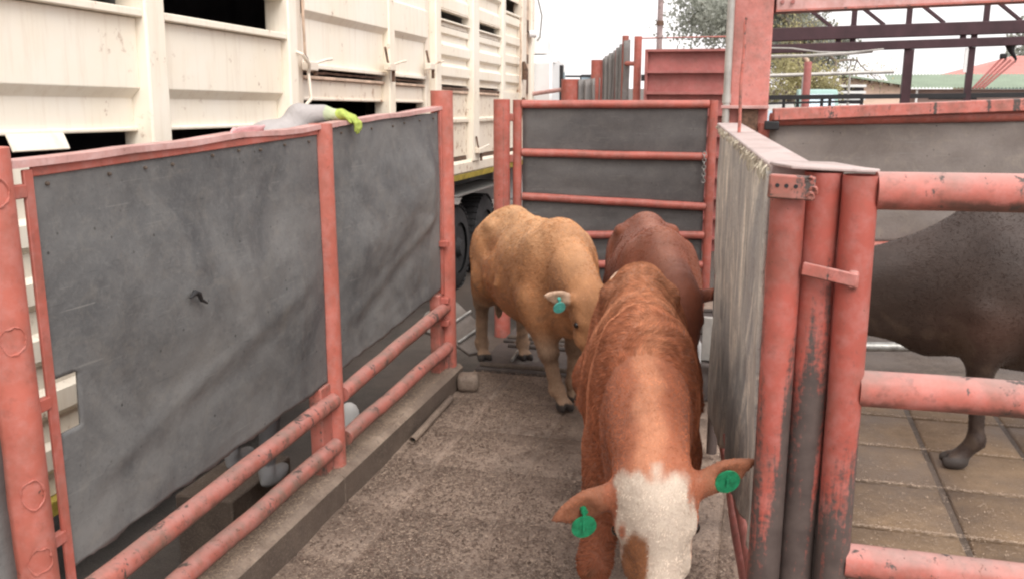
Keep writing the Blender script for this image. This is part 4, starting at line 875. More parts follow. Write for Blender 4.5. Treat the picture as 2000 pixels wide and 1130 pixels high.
def cow(name, label, loc, heading, scale, poll, hdir, legs, colf, h=0.013, nk=(0.235, 0.98), hairs=30000, rump=1.0, hl=1.0, crest=0.0, sh=1.0, lr=1.0, eb0=0.035, facehair=0.55, roll=0.0, hump=0.0, ears=((0.2, -0.1), (0.2, -0.1)), tag_mat=None, tags=(1, -1), dewlap=0.0, tail=1.0, thin=1.0, mat='coat', horn=False, tagdrop=0.0):
    D = SDF((-1.12, -0.52, -0.03), (1.62, 0.52, 1.62), h)
    D.ell((-0.10, 0, 0.82), (0.56, 0.285 * thin, 0.355), 0.1); D.ell((0.27, 0, 0.84), (0.42, 0.225 * thin * (0.5 + 0.5 * sh), 0.37), 0.12); D.ell((-0.55, 0, 0.93), (0.33, 0.235 * thin * rump, 0.255), 0.12)
    D.cone((-0.74, 0, 1.09), (-0.50, 0, 1.135), 0.055, 0.06, 0.1); D.cone((-0.50, 0, 1.135), (-0.30, 0, 1.125), 0.06, 0.055, 0.1); D.cone((-0.30, 0, 1.125), (0.05, 0, 1.105), 0.055, 0.05, 0.09); D.cone((0.05, 0, 1.105), (0.40, 0, 1.145), 0.05, 0.07, 0.1)
    for s in (-1, 1):
        D.ell((-0.46, 0.165 * s * thin * rump, 1.098), (0.075, 0.05, 0.045), 0.045); D.ell((-0.80, 0.09 * s, 1.00), (0.08, 0.06, 0.07), 0.08)
        D.ell((0.36, 0.155 * s * thin * sh, 0.88), (0.16, 0.085 * sh, 0.27), 0.09); D.ell((-0.60, 0.155 * s * thin * rump, 0.76), (0.20, 0.10, 0.28), 0.1); D.ell((0.44, 0.13 * s * thin * sh, 0.72), (0.12, 0.09 * sh, 0.15), 0.08)
        D.ell((-0.28, 0.235 * s * thin, 1.0), (0.15, 0.035, 0.09), 0.06, sub=True)
        D.cone((0.30, 0.10 * s * sh, 1.12), (0.46, 0.20 * s * thin * sh, 0.80), 0.035, 0.045, 0.05)        # shoulder blade
        for rx in (-0.12, 0.0, 0.12): D.cone((rx, 0.20 * s * thin, 1.02), (rx - 0.06, 0.285 * s * thin, 0.78), 0.018, 0.016, 0.035)   # ribs       # hollow of the flank
    D.ell((0.60, 0, 0.70), (0.17, 0.125, 0.17), 0.1)
    if hump: D.ell((0.36, 0, 1.14 + 0.3 * hump), (0.20, 0.085, 0.09 + hump), 0.09)
    P = np.array(poll, float); hx, hy, hz = basis(hdir)
    if roll:
        c, s_ = math.cos(roll), math.sin(roll); hy, hz = c * hy + s_ * hz, -s_ * hy + c * hz
    # neck: narrow across, deep
    nb = np.array((0.48, 0, nk[1])); ne = P - hx * 0.0 - hz * 0.05 - np.array((0.06, 0, 0.03))
    D.cone(nb, ne, nk[0], 0.135, 0.11, q=(1, 0.72, 1)); D.cone((0.42, 0, 1.13), P - np.array((0.09, 0, 0.01)), 0.08, 0.075, 0.1)
    D.cone((-0.62, 0, 1.150), (-0.30, 0, 1.168), 0.018, 0.022, 0.035); D.cone((-0.30, 0, 1.172), (0.05, 0, 1.145), 0.022, 0.022, 0.03); D.cone((0.05, 0, 1.145), (0.36, 0, 1.20), 0.022, 0.03, 0.03)   # spinous ridge
    if crest: D.cone((0.15, 0, 1.13 + crest * .4), P - np.array((0.10, 0, -crest)), 0.048, 0.045, 0.03)
    if dewlap: D.cone((0.66, 0, 0.66), ne * 0.75 + nb * 0.25 - np.array((0, 0, 0.17)), 0.10, 0.05, 0.1, q=(1, 0.5, 1))
    L = 0.47
    R = [hx, hy, hz]
    D.ell(P + hx * 0.10 - hz * 0.065, (0.155, 0.110, 0.115), 0.05, rot=R)                       # skull
    D.ell(P + hx * 0.05 + hz * 0.0, (0.075, 0.10, 0.052), 0.05, rot=R)                           # poll
    D.cone(P + hx * 0.12 - hz * 0.055, P + hx * (L - 0.08) - hz * 0.075, 0.092, 0.056, 0.05)      # face
    D.ell(P + hx * (L - 0.04) - hz * 0.085, (0.070, 0.070, 0.060), 0.04, rot=R)                  # muzzle
    D.cone(P + hx * 0.12 - hz * 0.15, P + hx * (L - 0.08) - hz * 0.125, 0.06, 0.042, 0.05)       # jaw
    for s in (-1, 1):
        D.ell(P + hx * 0.155 + hy * 0.090 * s - hz * 0.030, (0.042, 0.026, 0.026), 0.022, rot=R); D.ell(P + hx * 0.30 + hy * 0.088 * s - hz * 0.06, (0.07, 0.018, 0.04), 0.03, rot=R, sub=True); D.ell(P + hx * 0.24 + hy * 0.075 * s - hz * 0.105, (0.06, 0.022, 0.05), 0.03, rot=R)   # brow
        D.ell(P + hx * 0.17 + hy * 0.116 * s - hz * 0.055, (0.022, 0.012, 0.018), 0.012, rot=R, sub=True)
        D.ell(P + hx * (L + 0.005) + hy * 0.035 * s - hz * 0.055, (0.018, 0.013, 0.014), 0.012, rot=R, sub=True)   # nostril
    eb = {}
    for s, (up, back) in zip((-1, 1), ears):                                                     # ears: s=-1 right, +1 left
        e0 = P + hx * eb0 + hy * 0.105 * s - hz * 0.03; ed = hy * s + hz * up - hx * back; ed /= np.linalg.norm(ed)
        ef = hx * 0.75 + hz * 0.66 - ed * (ed @ (hx * 0.75 + hz * 0.66)); ef /= np.linalg.norm(ef); ew = np.cross(ed, ef)
        D.ell(e0 + ed * 0.085, (0.085, 0.050, 0.022), 0.02, rot=[ed, ew, ef]); D.ell(e0 + ed * 0.142, (0.062, 0.020, 0.014), 0.022, rot=[ed, ew, ef]); D.ell(e0 + ed * 0.100 + ef * 0.018, (0.070, 0.032, 0.013), 0.01, rot=[ed, ew, ef], sub=True)
        D.cone(e0 - ed * 0.02, e0 + ed * 0.045, 0.032, 0.026, 0.03); eb[s] = (e0, ed, ef, ew)
    for (a, k_, f_, hf) in legs:                                                                 # shoulder/stifle, knee/hock, fetlock, hoof
        a, k_, f_, hf = (np.array(p, float) for p in (a, k_, f_, hf)); fr_ = a[0] > 0
        D.cone(a, k_, (0.105 * (0.4 + 0.6 * sh) if fr_ else 0.125) * lr, (0.050 if fr_ else 0.053) * lr, 0.07); D.ell(k_, (0.052 * lr, 0.05 * lr, 0.06), 0.03)
        D.cone(k_, f_, 0.042 * lr, 0.034 * lr, 0.03); D.ell(f_, (0.043 * lr, 0.042 * lr, 0.045), 0.03)
        D.cone(f_, hf + np.array((0, 0, 0.055)), 0.036, 0.042, 0.02)
        for s in (-1, 1): D.ell(hf + np.array((0.020, 0.030 * s, 0.036)), (0.068, 0.026, 0.040), 0.008); D.ell(hf + np.array((-0.045, 0.022 * s, 0.085)), (0.016, 0.012, 0.018), 0.012)
        D.ell(hf + np.array((0, 0, -0.045)), (0.2, 0.2, 0.043), 0.006, sub=True)
    D.cone((-0.85, 0, 1.07), (-0.91, 0, 0.8), 0.035, 0.022, 0.05); D.cone((-0.91, 0, 0.8), (-0.90, 0.02, 0.48), 0.02, 0.016, 0.03); D.ell((-0.90, 0.02, 0.40), (0.035, 0.035, 0.11), 0.03)
    T = np.array(hdir)
    def color(p):
        loc_ = p - P; hxv, hyv, hzv = loc_ @ hx, loc_ @ hy, loc_ @ hz
        c = colf(p, hxv, hyv, hzv)
        n1 = np.array([mnoise.noise(Vector((float(q[0]) * 4, float(q[1]) * 4, float(q[2]) * 4))) for q in p]) if len(p) < 400000 else 0
        n2 = np.sin(p[:, 0] * 31 + 4 * np.sin(p[:, 2] * 13)) * np.sin(p[:, 2] * 27 + 3 * np.sin(p[:, 0] * 17 + p[:, 1] * 11)); c = c * (1 + 0.24 * n1 + 0.06 * n2)[:, None]
        mud = ss(n1 + 0.5 * n2, 0.35, 0.7) * ss(0.95 - p[:, 2], 0, 0.4) * 0.5; c = mixc(c, (0.10, 0.07, 0.05), mud)
        hoof = p[:, 2] < 0.062 + 0.004 * np.sin(p[:, 0] * 60)
        c[hoof] = np.array((0.05, 0.04, 0.035)); muz = hxv > L - 0.015
        c[muz & (np.abs(hyv) < 0.12) & (np.abs(hzv + .08) < 0.12)] = np.array((0.30, 0.18, 0.15)) * (0.4 if c.mean() < 0.06 else 1)
        return np.clip(c, 0.004, 0.9)
    me = D.mesh(name, color, lump=0.0035, lumpscale=7.0); me.transform(Matrix.Scale(scale, 4))
    ang = math.atan2(heading[1], heading[0]); RM = Matrix.Rotation(ang, 3, 'Z')
    root = thing(name, label, 'cow', loc, RM, 'cattle in the race and pen')
    bo = link('body', me, M[mat], root, local=True)
    if hairs: fur(me, hairs, scale, P * scale, bo, hl, facehair)
    def sp(p): return Vector([float(v) * scale for v in p])
    for s in (-1, 1):
        ec = P + hx * 0.172 + hy * 0.103 * s - hz * 0.050
        b = bmesh.new(); bmesh.ops.create_uvsphere(b, u_segments=16, v_segments=10, radius=0.0185 * scale); em = bpy.data.meshes.new('eye'); b.to_mesh(em); b.free()
        em.transform(Matrix.Translation(sp(ec))); em.polygons.foreach_set('use_smooth', [True] * len(em.polygons)); link('eye', em, M['eye'], root, local=True)
        if tag_mat and s in tags:
            e0, ed, ef, ew = eb[s]; pw = np.array((0, 0, -1.0)); tc = e0 + ed * 0.10 + ef * 0.006
            tcc = tc + pw * (0.046 + (tagdrop if s == 1 else 0)) + ef * 0.012
            q_ = MB(); nrm = Vector([float(v) for v in ef])
            ring = []; uu = Vector([float(v) for v in ed]); uu = (uu - nrm * uu.dot(nrm)).normalized(); vv = nrm.cross(uu)
            pts = [(0.036 * math.cos(a) * (1.0), 0.036 * math.sin(a)) for a in [2 * math.pi * i / 20 for i in range(20)]]
            v = [sp(tcc) + (uu * a + vv * b + nrm * t) * scale for t in (-0.003, 0.003) for a, b in pts]
            q_.add(v, [tuple(range(20))[::-1], tuple(range(20, 40))] + [(i, (i + 1) % 20, 20 + (i + 1) % 20, 20 + i) for i in range(20)])
            q_.tube([sp(tc - ef * 0.02), sp(tc + ef * 0.018)], 0.010 * scale, 10); q_.beam(sp(tc + ef * 0.012), sp(tcc + pw * 0.01), 0.02 * scale, 0.005 * scale)
            q_.build('ear_tag', M[tag_mat], root, local=True)
        if horn:
            b0 = P + hx * 0.0 + hy * 0.085 * s + hz * 0.025
            MB().tube([sp(b0 - hy * 0.01 * s), sp(b0 + hy * 0.022 * s + hz * 0.012), sp(b0 + hy * 0.035 * s + hz * 0.03)], [0.017 * scale, 0.013 * scale, 0.003], 10).build('horn', M['horn'], root, local=True)
    return root

def fur(me, N, scale, P, parent, hl=1.0, fh=0.55):              # short coat hair, combed back and down
    nv = len(me.vertices); co = np.empty(nv * 3, np.float32); me.vertices.foreach_get('co', co); co = co.reshape(-1, 3)
    fi = np.empty(len(me.polygons) * 4, np.int32); me.polygons.foreach_get('vertices', fi); fi = fi.reshape(-1, 4)
    ar = np.empty(len(me.polygons), np.float32); me.polygons.foreach_get('area', ar); fn = np.empty(len(me.polygons) * 3, np.float32); me.polygons.foreach_get('normal', fn); fn = fn.reshape(-1, 3)
    cen = co[fi[:, 0]]; ar = ar * (cen[:, 2] > 0.09 * scale); k = RNG.choice(len(ar), N, p=ar / ar.sum()); a, b = RNG.random(N)[:, None], RNG.random(N)[:, None]
    q = co[fi[k]]; root = (q[:, 0] * (1 - a) + q[:, 1] * a) * (1 - b) + (q[:, 3] * (1 - a) + q[:, 2] * a) * b; nrm = fn[k]
    at = np.empty(nv * 4, np.float32); me.attributes['coat'].data.foreach_get('color', at); col = at.reshape(-1, 4)[fi[k][:, 0]]
    head = np.linalg.norm(root - P, axis=1) < 0.42 * scale
    flow = np.stack([-np.ones(N), np.zeros(N), -0.55 * np.ones(N)], 1); flow[head] = (0.25, 0, -0.9)
    w = np.stack([np.sin(root[:, 2] * 23 + 3 * np.sin(root[:, 0] * 9)), np.sin(root[:, 0] * 19 + root[:, 2] * 7), np.sin(root[:, 1] * 21 + root[:, 0] * 13)], 1)
    flow = flow + 0.6 * w + 0.16 * RNG.standard_normal((N, 3)); cl = np.sin(root[:, 0] * 61 / scale + 5 * np.sin(root[:, 2] * 37) + 3 * np.sin(root[:, 1] * 29)) * np.sin(root[:, 2] * 71 + root[:, 1] * 53 + 4 * np.sin(root[:, 0] * 23)); col = col * (1 + 0.30 * cl)[:, None]; flow -= nrm * (flow * nrm).sum(1)[:, None]; flow /= np.linalg.norm(flow, axis=1)[:, None] + 1e-6
    L = (0.016 + 0.013 * RNG.random(N))[:, None] * scale * hl; L[head] *= fh
    p1 = root - nrm * 0.001; p2 = root + (flow * 0.9 + nrm * 0.20) * L * 0.5; p3 = root + (flow * 1.0 + nrm * 0.14) * L
    hc = bpy.data.hair_curves.new('coat_hair'); hc.add_curves([3] * N)
    hc.attributes['position'].data.foreach_set('vector', np.stack([p1, p2, p3], 1).astype(np.float32).ravel())
    ra = hc.attributes.new('radius', 'FLOAT', 'POINT') if 'radius' not in hc.attributes else hc.attributes['radius']
    ra.data.foreach_set('value', np.tile(np.array([0.0011, 0.0009, 0.0003], np.float32), N))
    ca = hc.attributes.new('coat', 'FLOAT_COLOR', 'CURVE'); ca.data.foreach_set('color', col.astype(np.float32).ravel())
    hc.materials.append(M['hair']); o = bpy.data.objects.new('coat_hair', hc); COL.objects.link(o); o.parent = parent; o['kind'] = 'stuff'

def mixc(a, b, t): return a * (1 - t[:, None]) + np.array(b)[None, :] * t[:, None]
def ss(x, a, b): t = np.clip((x - a) / (b - a), 0, 1); return t * t * (3 - 2 * t)
def sten(dx=0.0, k=(0, 0), m=1):      # standing legs with little offsets: front R, front L, hind R, hind L
    return [((0.42, -0.15, 0.74), (0.45 + k[0], -0.145, 0.39), (0.42 + k[0], -0.145, 0.13), (0.46 + k[0] * 1.3, -0.145, 0)),
            ((0.42, 0.15, 0.74), (0.45 + k[1], 0.145, 0.39), (0.42 + k[1], 0.145, 0.13), (0.46 + k[1] * 1.3, 0.145, 0)),
            ((-0.50, -0.16, 0.70), (-0.74 + k[1] * .5, -0.15, 0.47), (-0.71 + k[1], -0.15, 0.13), (-0.66 + k[1], -0.15, 0)),
            ((-0.50, 0.16, 0.70), (-0.74 + k[0] * .5, 0.15, 0.47), (-0.71 + k[0], 0.15, 0.13), (-0.66 + k[0], 0.15, 0))]

def front_col(p, hx, hy, hz):
    c = np.tile(np.array((0.340, 0.130, 0.070)), (len(p), 1))
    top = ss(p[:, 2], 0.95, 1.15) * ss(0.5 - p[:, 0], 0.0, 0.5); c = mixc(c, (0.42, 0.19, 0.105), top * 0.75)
    neck = ss(p[:, 0], 0.45, 0.75); c = mixc(c, (0.27, 0.085, 0.042), neck * 0.75 * ss(np.abs(p[:, 1]), 0.02, 0.07))
    ridge = ss(0.05 - np.abs(p[:, 1] + 0.012 * np.sin(p[:, 0] * 30)), 0, 0.03) * ss(p[:, 2], 0.9, 1.0) * ss(p[:, 0], -0.1, 0.2); c = mixc(c, (0.44, 0.19, 0.105), ridge * 0.8)
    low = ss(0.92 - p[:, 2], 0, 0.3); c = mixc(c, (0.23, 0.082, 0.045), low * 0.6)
    w = np.array([0.034 * mnoise.noise(Vector((float(a_) * 30, float(b_) * 34, float(c_) * 8))) for a_, b_, c_ in p]) + 0.012 * np.cos(hy * 22)
    face = (ss(hx + w, 0.020, 0.062) * ss(0.118 + w - np.abs(hy), 0, 0.016) * (hz > -0.13 + 0.3 * np.clip(0.2 - hx, 0, 0.1))); c = mixc(c, (0.47, 0.385, 0.31), face)
    # brown patch round the right eye (hy<0), running down the cheek
    pt = ss(1 - np.sqrt(((hx - 0.265 + 0.3 * (hy + .06)) / 0.095) ** 2 + ((hy + 0.066) / 0.040) ** 2) + 6 * w, 0, 0.22) * (hz > -0.2); c = mixc(c, (0.23, 0.095, 0.042), pt)
    inner = (np.abs(hy) > 0.135) & (hx < 0.2) & (hx > -0.1) & (np.abs(hz) < 0.16); c[inner] = np.array((0.255, 0.098, 0.052))
    return c
def yellow_col(p, hx, hy, hz):
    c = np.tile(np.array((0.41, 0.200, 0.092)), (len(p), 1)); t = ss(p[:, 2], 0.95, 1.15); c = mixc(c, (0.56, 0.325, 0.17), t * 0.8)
    f = ss(p[:, 0], 0.2, 0.6); c = mixc(c, (0.40, 0.185, 0.085), f * 0.55)
    lg = ss(0.62 - p[:, 2], 0, 0.2); c = mixc(c, (0.34, 0.235, 0.16), lg * 0.85)
    knee = np.exp(-((p[:, 2] - 0.38) / 0.05) ** 2) * 0.5; c = mixc(c, (0.16, 0.10, 0.065), knee)
    pale = (np.abs(hy) > 0.14) & (hx < 0.25) & (hx > -.15) & (np.abs(hz) < 0.16) & (np.abs(hy) < 0.36); c[pale] = np.array((0.50, 0.34, 0.24))
    return c
def red_col(p, hx, hy, hz):
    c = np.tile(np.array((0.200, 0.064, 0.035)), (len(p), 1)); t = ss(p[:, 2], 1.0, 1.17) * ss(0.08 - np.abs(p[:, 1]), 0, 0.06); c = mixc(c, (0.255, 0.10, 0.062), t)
    return c
def dark_col(p, hx, hy, hz):
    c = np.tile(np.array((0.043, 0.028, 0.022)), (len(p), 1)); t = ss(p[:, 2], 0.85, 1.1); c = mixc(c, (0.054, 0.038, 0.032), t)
    b = np.exp(-(((p[:, 0] - 0.42) / 0.2) ** 2 + ((p[:, 2] - 0.7) / 0.12) ** 2)); c = mixc(c, (0.085, 0.042, 0.030), b * 0.6); return c

L1 = sten(k=(0.10, -0.06)); L1[0] = ((0.45, -0.10, 0.76), (0.60, -0.150, 0.42), (0.62, -0.150, 0.14), (0.66, -0.150, 0)); L1[1] = ((0.42, 0.10, 0.74), (0.39, 0.10, 0.39), (0.36, 0.10, 0.13), (0.38, 0.10, 0))
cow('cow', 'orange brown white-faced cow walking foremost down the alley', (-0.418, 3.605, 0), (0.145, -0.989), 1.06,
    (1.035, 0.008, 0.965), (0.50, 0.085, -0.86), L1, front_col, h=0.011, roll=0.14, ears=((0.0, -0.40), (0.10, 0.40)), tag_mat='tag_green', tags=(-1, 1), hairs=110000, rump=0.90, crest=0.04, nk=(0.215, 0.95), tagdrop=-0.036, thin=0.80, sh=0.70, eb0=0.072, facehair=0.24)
L2 = sten(k=(0.0, -0.1)); L2[0] = ((0.42, -0.15, 0.74), (0.47, -0.09, 0.41), (0.44, -0.02, 0.14), (0.47, 0.02, 0))
cow('cow', 'tan yellow cow with round teal tag beside the far left post', (-1.43, 6.01, 0), (0.555, -0.832), 1.01,
    (1.10, -0.08, 0.94), (0.40, 0.05, -0.90), L2, yellow_col, h=0.013, lr=1.22, hl=0.8, hairs=36000, ears=((0.10, 0.25), (0.2, 1.1)), tag_mat='tag_teal', tags=(-1,), thin=1.10)
cow('cow', 'plain dark red cow with lowered head nearest the far gate', (-0.635, 5.95, 0), (0.21, -0.978), 1.0,
    (1.04, 0.055, 1.005), (0.45, 0.14, -0.87), sten(k=(0.05, 0.0)), red_col, h=0.014, hl=0.5, hairs=26000, ears=((0.0, 0.1), (0.05, 0.12)), mat='coat_smooth', thin=1.06)
L4 = sten(k=(-0.46, 0.05)); L4[1] = ((0.40, 0.15, 0.74), (0.42, 0.14, 0.40), (0.40, 0.14, 0.14), (0.47, 0.14, 0))
cow('cow', 'dark brown humped cow standing in the pen behind thick rails', (1.72, 5.50, 0), (-1, -0.05), 1.17,
    (1.18, 0.0, 0.86), (0.7, 0.0, -0.7), L4, dark_col, h=0.014, hump=0.035, dewlap=1, nk=(0.19, 0.93), hl=0.45, hairs=30000, mat='coat_smooth', thin=1.05)

# ================================================================== PERSON BEHIND THE FENCE
def person():
    D = SDF((-3.0, 3.45, -0.02), (-1.85, 4.75, 2.12), 0.012)
    fL, fR = np.array((-2.33, 3.90, 0.10)), np.array((-2.62, 4.05, 0.10)); hip = np.array((-2.52, 4.05, 0.98)); ch = np.array((-2.50, 4.17, 1.36)); nk = np.array((-2.53, 4.19, 1.56))
    for f, s in ((fL, 1), (fR, -1)):
        hp = hip + np.array((0.09 * s, 0, -0.04)); kn = (hp + f) / 2 + np.array((0.02, 0.05, 0.03)); an = f + np.array((0, -0.02, 0.08))
        D.cone(hp, kn, 0.088, 0.058, 0.05); D.cone(kn, an, 0.060, 0.042, 0.04); D.ell(f + np.array((0, 0.06, 0.03)), (0.045, 0.13, 0.045), 0.03); D.ell(f + np.array((0, 0, -0.06)), (0.2, 0.3, 0.05), 0.004, sub=True)
    D.ell(hip, (0.17, 0.12, 0.14), 0.06); D.cone(hip, ch, 0.13, 0.15, 0.08, q=(1.15, 0.85, 1)); D.ell(ch + np.array((0, 0, 0.06)), (0.19, 0.12, 0.16), 0.08); D.cone(ch + np.array((0, 0, 0.1)), nk + np.array((0, 0.02, 0.05)), 0.07, 0.055, 0.05)
    hd = np.array((-2.60, 4.30, 1.66)); D.ell(hd, (0.078, 0.098, 0.115), 0.03); D.ell(hd + np.array((0.0, 0.05, -0.05)), (0.055, 0.06, 0.06), 0.03); D.cone(hd + np.array((0, 0.095, 0.01)), hd + np.array((0, 0.118, -0.02)), 0.010, 0.015, 0.012)
    D.ell(hd + np.array((0, 0.104, -0.055)), (0.024, 0.010, 0.004), 0.006, sub=True)
    for s in (-1, 1): D.ell(hd + np.array((0.077 * s, -0.005, -0.005)), (0.012, 0.022, 0.032), 0.01); D.ell(hd + np.array((0.03 * s, 0.095, 0.015)), (0.014, 0.012, 0.01), 0.008, sub=True)
    # raised right arm over the rail
    sh = ch + np.array((0.16, 0.02, 0.22)); elb = np.array((-2.27, 4.30, 1.94)); wr = np.array((-2.07, 4.40, 1.945))
    D.cone(ch + np.array((0.1, 0.0, 0.12)), sh, 0.09, 0.085, 0.06); D.cone(sh, elb, 0.080, 0.062, 0.05); D.cone(elb, np.array((-2.16, 4.355, 1.955)), 0.060, 0.046, 0.03); D.cone(np.array((-2.16, 4.355, 1.955)), wr, 0.034, 0.029, 0.012)
    D.ell((-2.36, 4.17, 1.82), (0.13, 0.14, 0.11), 0.08)
    # other arm down
    s2 = ch + np.array((-0.19, 0, 0.14)); D.cone(s2, s2 + np.array((-0.05, 0.05, -0.30)), 0.062, 0.05, 0.05); D.cone(s2 + np.array((-0.05, 0.05, -0.30)), s2 + np.array((0.02, 0.22, -0.44)), 0.048, 0.032, 0.03); D.ell(s2 + np.array((0.05, 0.28, -0.46)), (0.04, 0.05, 0.03), 0.02)
    for k in range(4): D.cone(s2 + np.array((0.03 + 0.018 * k - .03, 0.31, -0.46)), s2 + np.array((0.04 + 0.018 * k - .03, 0.37 + 0.008 * (k % 3), -0.49)), 0.009, 0.007, 0.005)
    def col(p):
        c = np.tile(np.array((0.40, 0.37, 0.36)), (len(p), 1)); c[p[:, 2] < 0.98] = np.array((0.11, 0.11, 0.115)); c[p[:, 2] < 0.215] = np.array((0.27, 0.27, 0.275))
        d = p - hd; skin = (np.linalg.norm(d, axis=1) < 0.17) & (p[:, 2] > 1.56); c[skin] = np.array((0.13, 0.075, 0.05))
        hair = skin & (d[:, 2] > 0.03) & (d[:, 1] < 0.07); c[hair] = np.array((0.012, 0.01, 0.009))
        cuff = (p[:, 0] > -2.14) & (p[:, 2] > 1.8); c[cuff] = np.array((0.46, 0.52, 0.33)); sh2 = (p[:, 0] < -2.6) & (p[:, 2] < 1.13) & (p[:, 2] > 0.9) & (p[:, 1] > 4.3); c[sh2] = np.array((0.13, 0.075, 0.05)); return c
    me = D.mesh('person', col); r = thing('person', 'person behind the left fence in grey clothes, gloved arm hooked over the rail', 'person', (-2.5, 4.0, 0.1))
    link('body', me, M['cloth'], r)
    G = SDF((-2.2, 4.25, 1.70), (-1.88, 4.60, 2.06), 0.0055)
    G.cone((-2.10, 4.385, 1.948), (-2.055, 4.41, 1.948), 0.035, 0.036, 0.02); G.cone((-2.055, 4.41, 1.948), (-1.985, 4.44, 1.915), 0.032, 0.034, 0.02, q=(1, 1.25, 1))
    for k in range(4):
        b = np.array((-1.985 + 0.004 * k, 4.408 + 0.021 * k, 1.915)); L_ = (0.85, 1.0, 0.95, 0.75)[k]
        G.cone(b, b + np.array((0.028, 0.004, -0.025)), 0.0125, 0.0115, 0.008); G.cone(b + np.array((0.028, 0.004, -0.025)), b + np.array((0.030, 0.008, -0.055 * L_ - .012)), 0.0115, 0.010, 0.006); G.cone(b + np.array((0.030, 0.008, -0.055 * L_ - .012)), b + np.array((0.024, 0.010, -0.085 * L_ - .012)), 0.010, 0.0085, 0.006)
    G.cone((-2.03, 4.385, 1.945), (-1.99, 4.365, 1.925), 0.016, 0.012, 0.012); G.cone((-1.99, 4.365, 1.925), (-1.970, 4.368, 1.895), 0.012, 0.010, 0.006)
    gm = G.mesh('glove'); gp_ = Vector((-2.10, 4.385, 1.948)); gm.transform(Matrix.Translation(gp_ + Vector((-0.012, -0.01, 0.002))) @ Matrix.Scale(0.74, 4) @ Matrix.Translation(-gp_)); link('glove', gm, M['glove'], r)
    return r
person()
st_ = thing('step_block', 'low dark wooden step under the person behind the left fence', 'step', (-2.6, 4.0, -0.3))
MB().box((-2.75, 3.70, -0.3), (-2.425, 4.3, 0.085)).build('step_body', M['muck'], st_, bevel=0.01)

# ================================================================== BACKGROUND: TREES, HOUSES, VEHICLES
def tree(name, label, loc, H, spread, nleaf, leafsize, lm, seed, bare=0.0, trunk=0.22, levels=4):
    rnd = random.Random(seed); root = thing(name, label, 'tree', loc, None, 'trees beyond the yard'); tb = MB(); tips = []
    def grow(p, d, L, r, lv):
        pts = [p]; q = p.copy(); dd = d.copy()
        for k in range(3):
            dd = (dd + Vector((rnd.uniform(-.22, .22), rnd.uniform(-.22, .22), rnd.uniform(-.08, .16)))).normalized(); q = q + dd * L / 3; pts.append(q.copy())
        tb.tube(pts, [r, r * .85, r * .72, r * .6], 7 if lv < 2 else 5, cap=False)
        if lv >= 3: tips.extend(pts[1:])
        if lv < levels:
            for k in range(rnd.choice((2, 3, 3)) if lv else 4):
                a = rnd.uniform(0, 6.28); el_ = rnd.uniform(0.35, 0.95); o = dd.orthogonal().normalized(); o2 = dd.cross(o)
                nd = (dd * math.cos(el_) + (o * math.cos(a) + o2 * math.sin(a)) * math.sin(el_) * spread).normalized(); grow(pts[-1] if k < 2 else pts[2], nd, L * rnd.uniform(.55, .8), r * .55, lv + 1)
    grow(Vector(loc), Vector((0, 0, 1)), H * 0.36, trunk, 0)
    tb.build('trunk', M['bark'], root)
    v = []; f = []; s = H * 0.05
    for k in range(nleaf):
        c = rnd.choice(tips); p = c + Vector((rnd.gauss(0, s), rnd.gauss(0, s), rnd.gauss(0, s * 0.75))); a = Vector((rnd.gauss(0, 1), rnd.gauss(0, 1), rnd.gauss(0, 1) - .6)).normalized(); b = a.orthogonal().normalized(); b = (Matrix.Rotation(rnd.uniform(0, 6.28), 3, a) @ b)
        L = leafsize * rnd.uniform(.6, 1.4); w = L * 0.32; i = len(v); v += [p, p + a * L * .5 + b * w, p + a * L, p + a * L * .5 - b * w]; f.append((i, i + 1, i + 2, i + 3))
    me = bpy.data.meshes.new('crown'); me.from_pydata([tuple(q) for q in v], [], f); me.update(); link('crown', me, lm, root)
tree('eucalyptus_tree', 'big grey green eucalyptus above the slatted gate', (0.05, 31.5, -0.3), 8.2, 0.90, 26000, 0.12, M['leaf'], 11, trunk=0.3)
tree('leafy_tree', 'dull green tree showing right of the tall red column', (0.75, 33.0, -0.3), 5.2, 0.9, 12000, 0.11, M['leaf'], 5, trunk=0.2)
tree('bare_tree', 'nearly bare brown branched tree left of the pink house', (2.1, 30.0, -0.3), 5.4, 1.2, 2600, 0.07, M['leaf2'], 23, trunk=0.14, levels=5)
tree('shrub_tree', 'low olive shrubby tree close right of the red column', (0.9, 27.5, -0.3), 3.9, 1.2, 5000, 0.09, M['leaf2'], 31, trunk=0.1)
tree('distant_tree', 'small dark tree at the right picture edge beyond red roof', (15.6, 62.0, -0.3), 7.6, 1.0, 4000, 0.3, M['leaf'], 41, trunk=0.2)

def wall_box(par, lo, hi, mat, name='wall'): MB().box(lo, hi).build(name, mat, par)
h1 = thing('pink_house', 'pink plastered house with shallow mono-pitch gable near the bare tree', 'house', (4.4, 36, -0.3), None, 'houses beyond the yard')
gy = 33.0
def gable(par, pts, y0, y1, mat, name):
    n = len(pts); MB().add([(x, y0 + 0.12 * x, z) for x, z in pts] + [(x, y1 + .12 * x, z) for x, z in pts], [tuple(range(n)), tuple(range(n, 2 * n))[::-1]] + [(i, (i + 1) % n, n + (i + 1) % n, n + i) for i in range(n)]).build(name, mat, par)
gable(h1, [(2.75, -0.3), (4.45, -0.3), (4.45, 2.06), (2.75, 2.30)], 32.6, 37, M['pinkwall'], 'wall')
gable(h1, [(2.6, 2.34), (4.75, 2.03), (4.75, 2.09), (2.6, 2.40)], 32.3, 37.3, M['greenroof'], 'roof')
for k in range(6): MB().box((2.8 + 0.30 * k, 32.28 + .12 * (2.8 + .3 * k), 2.22 - 0.043 * k), (2.88 + 0.30 * k, 32.75 + .12 * (2.8 + .3 * k), 2.30 - 0.043 * k)).build('rafter_end', M['bark'], h1)
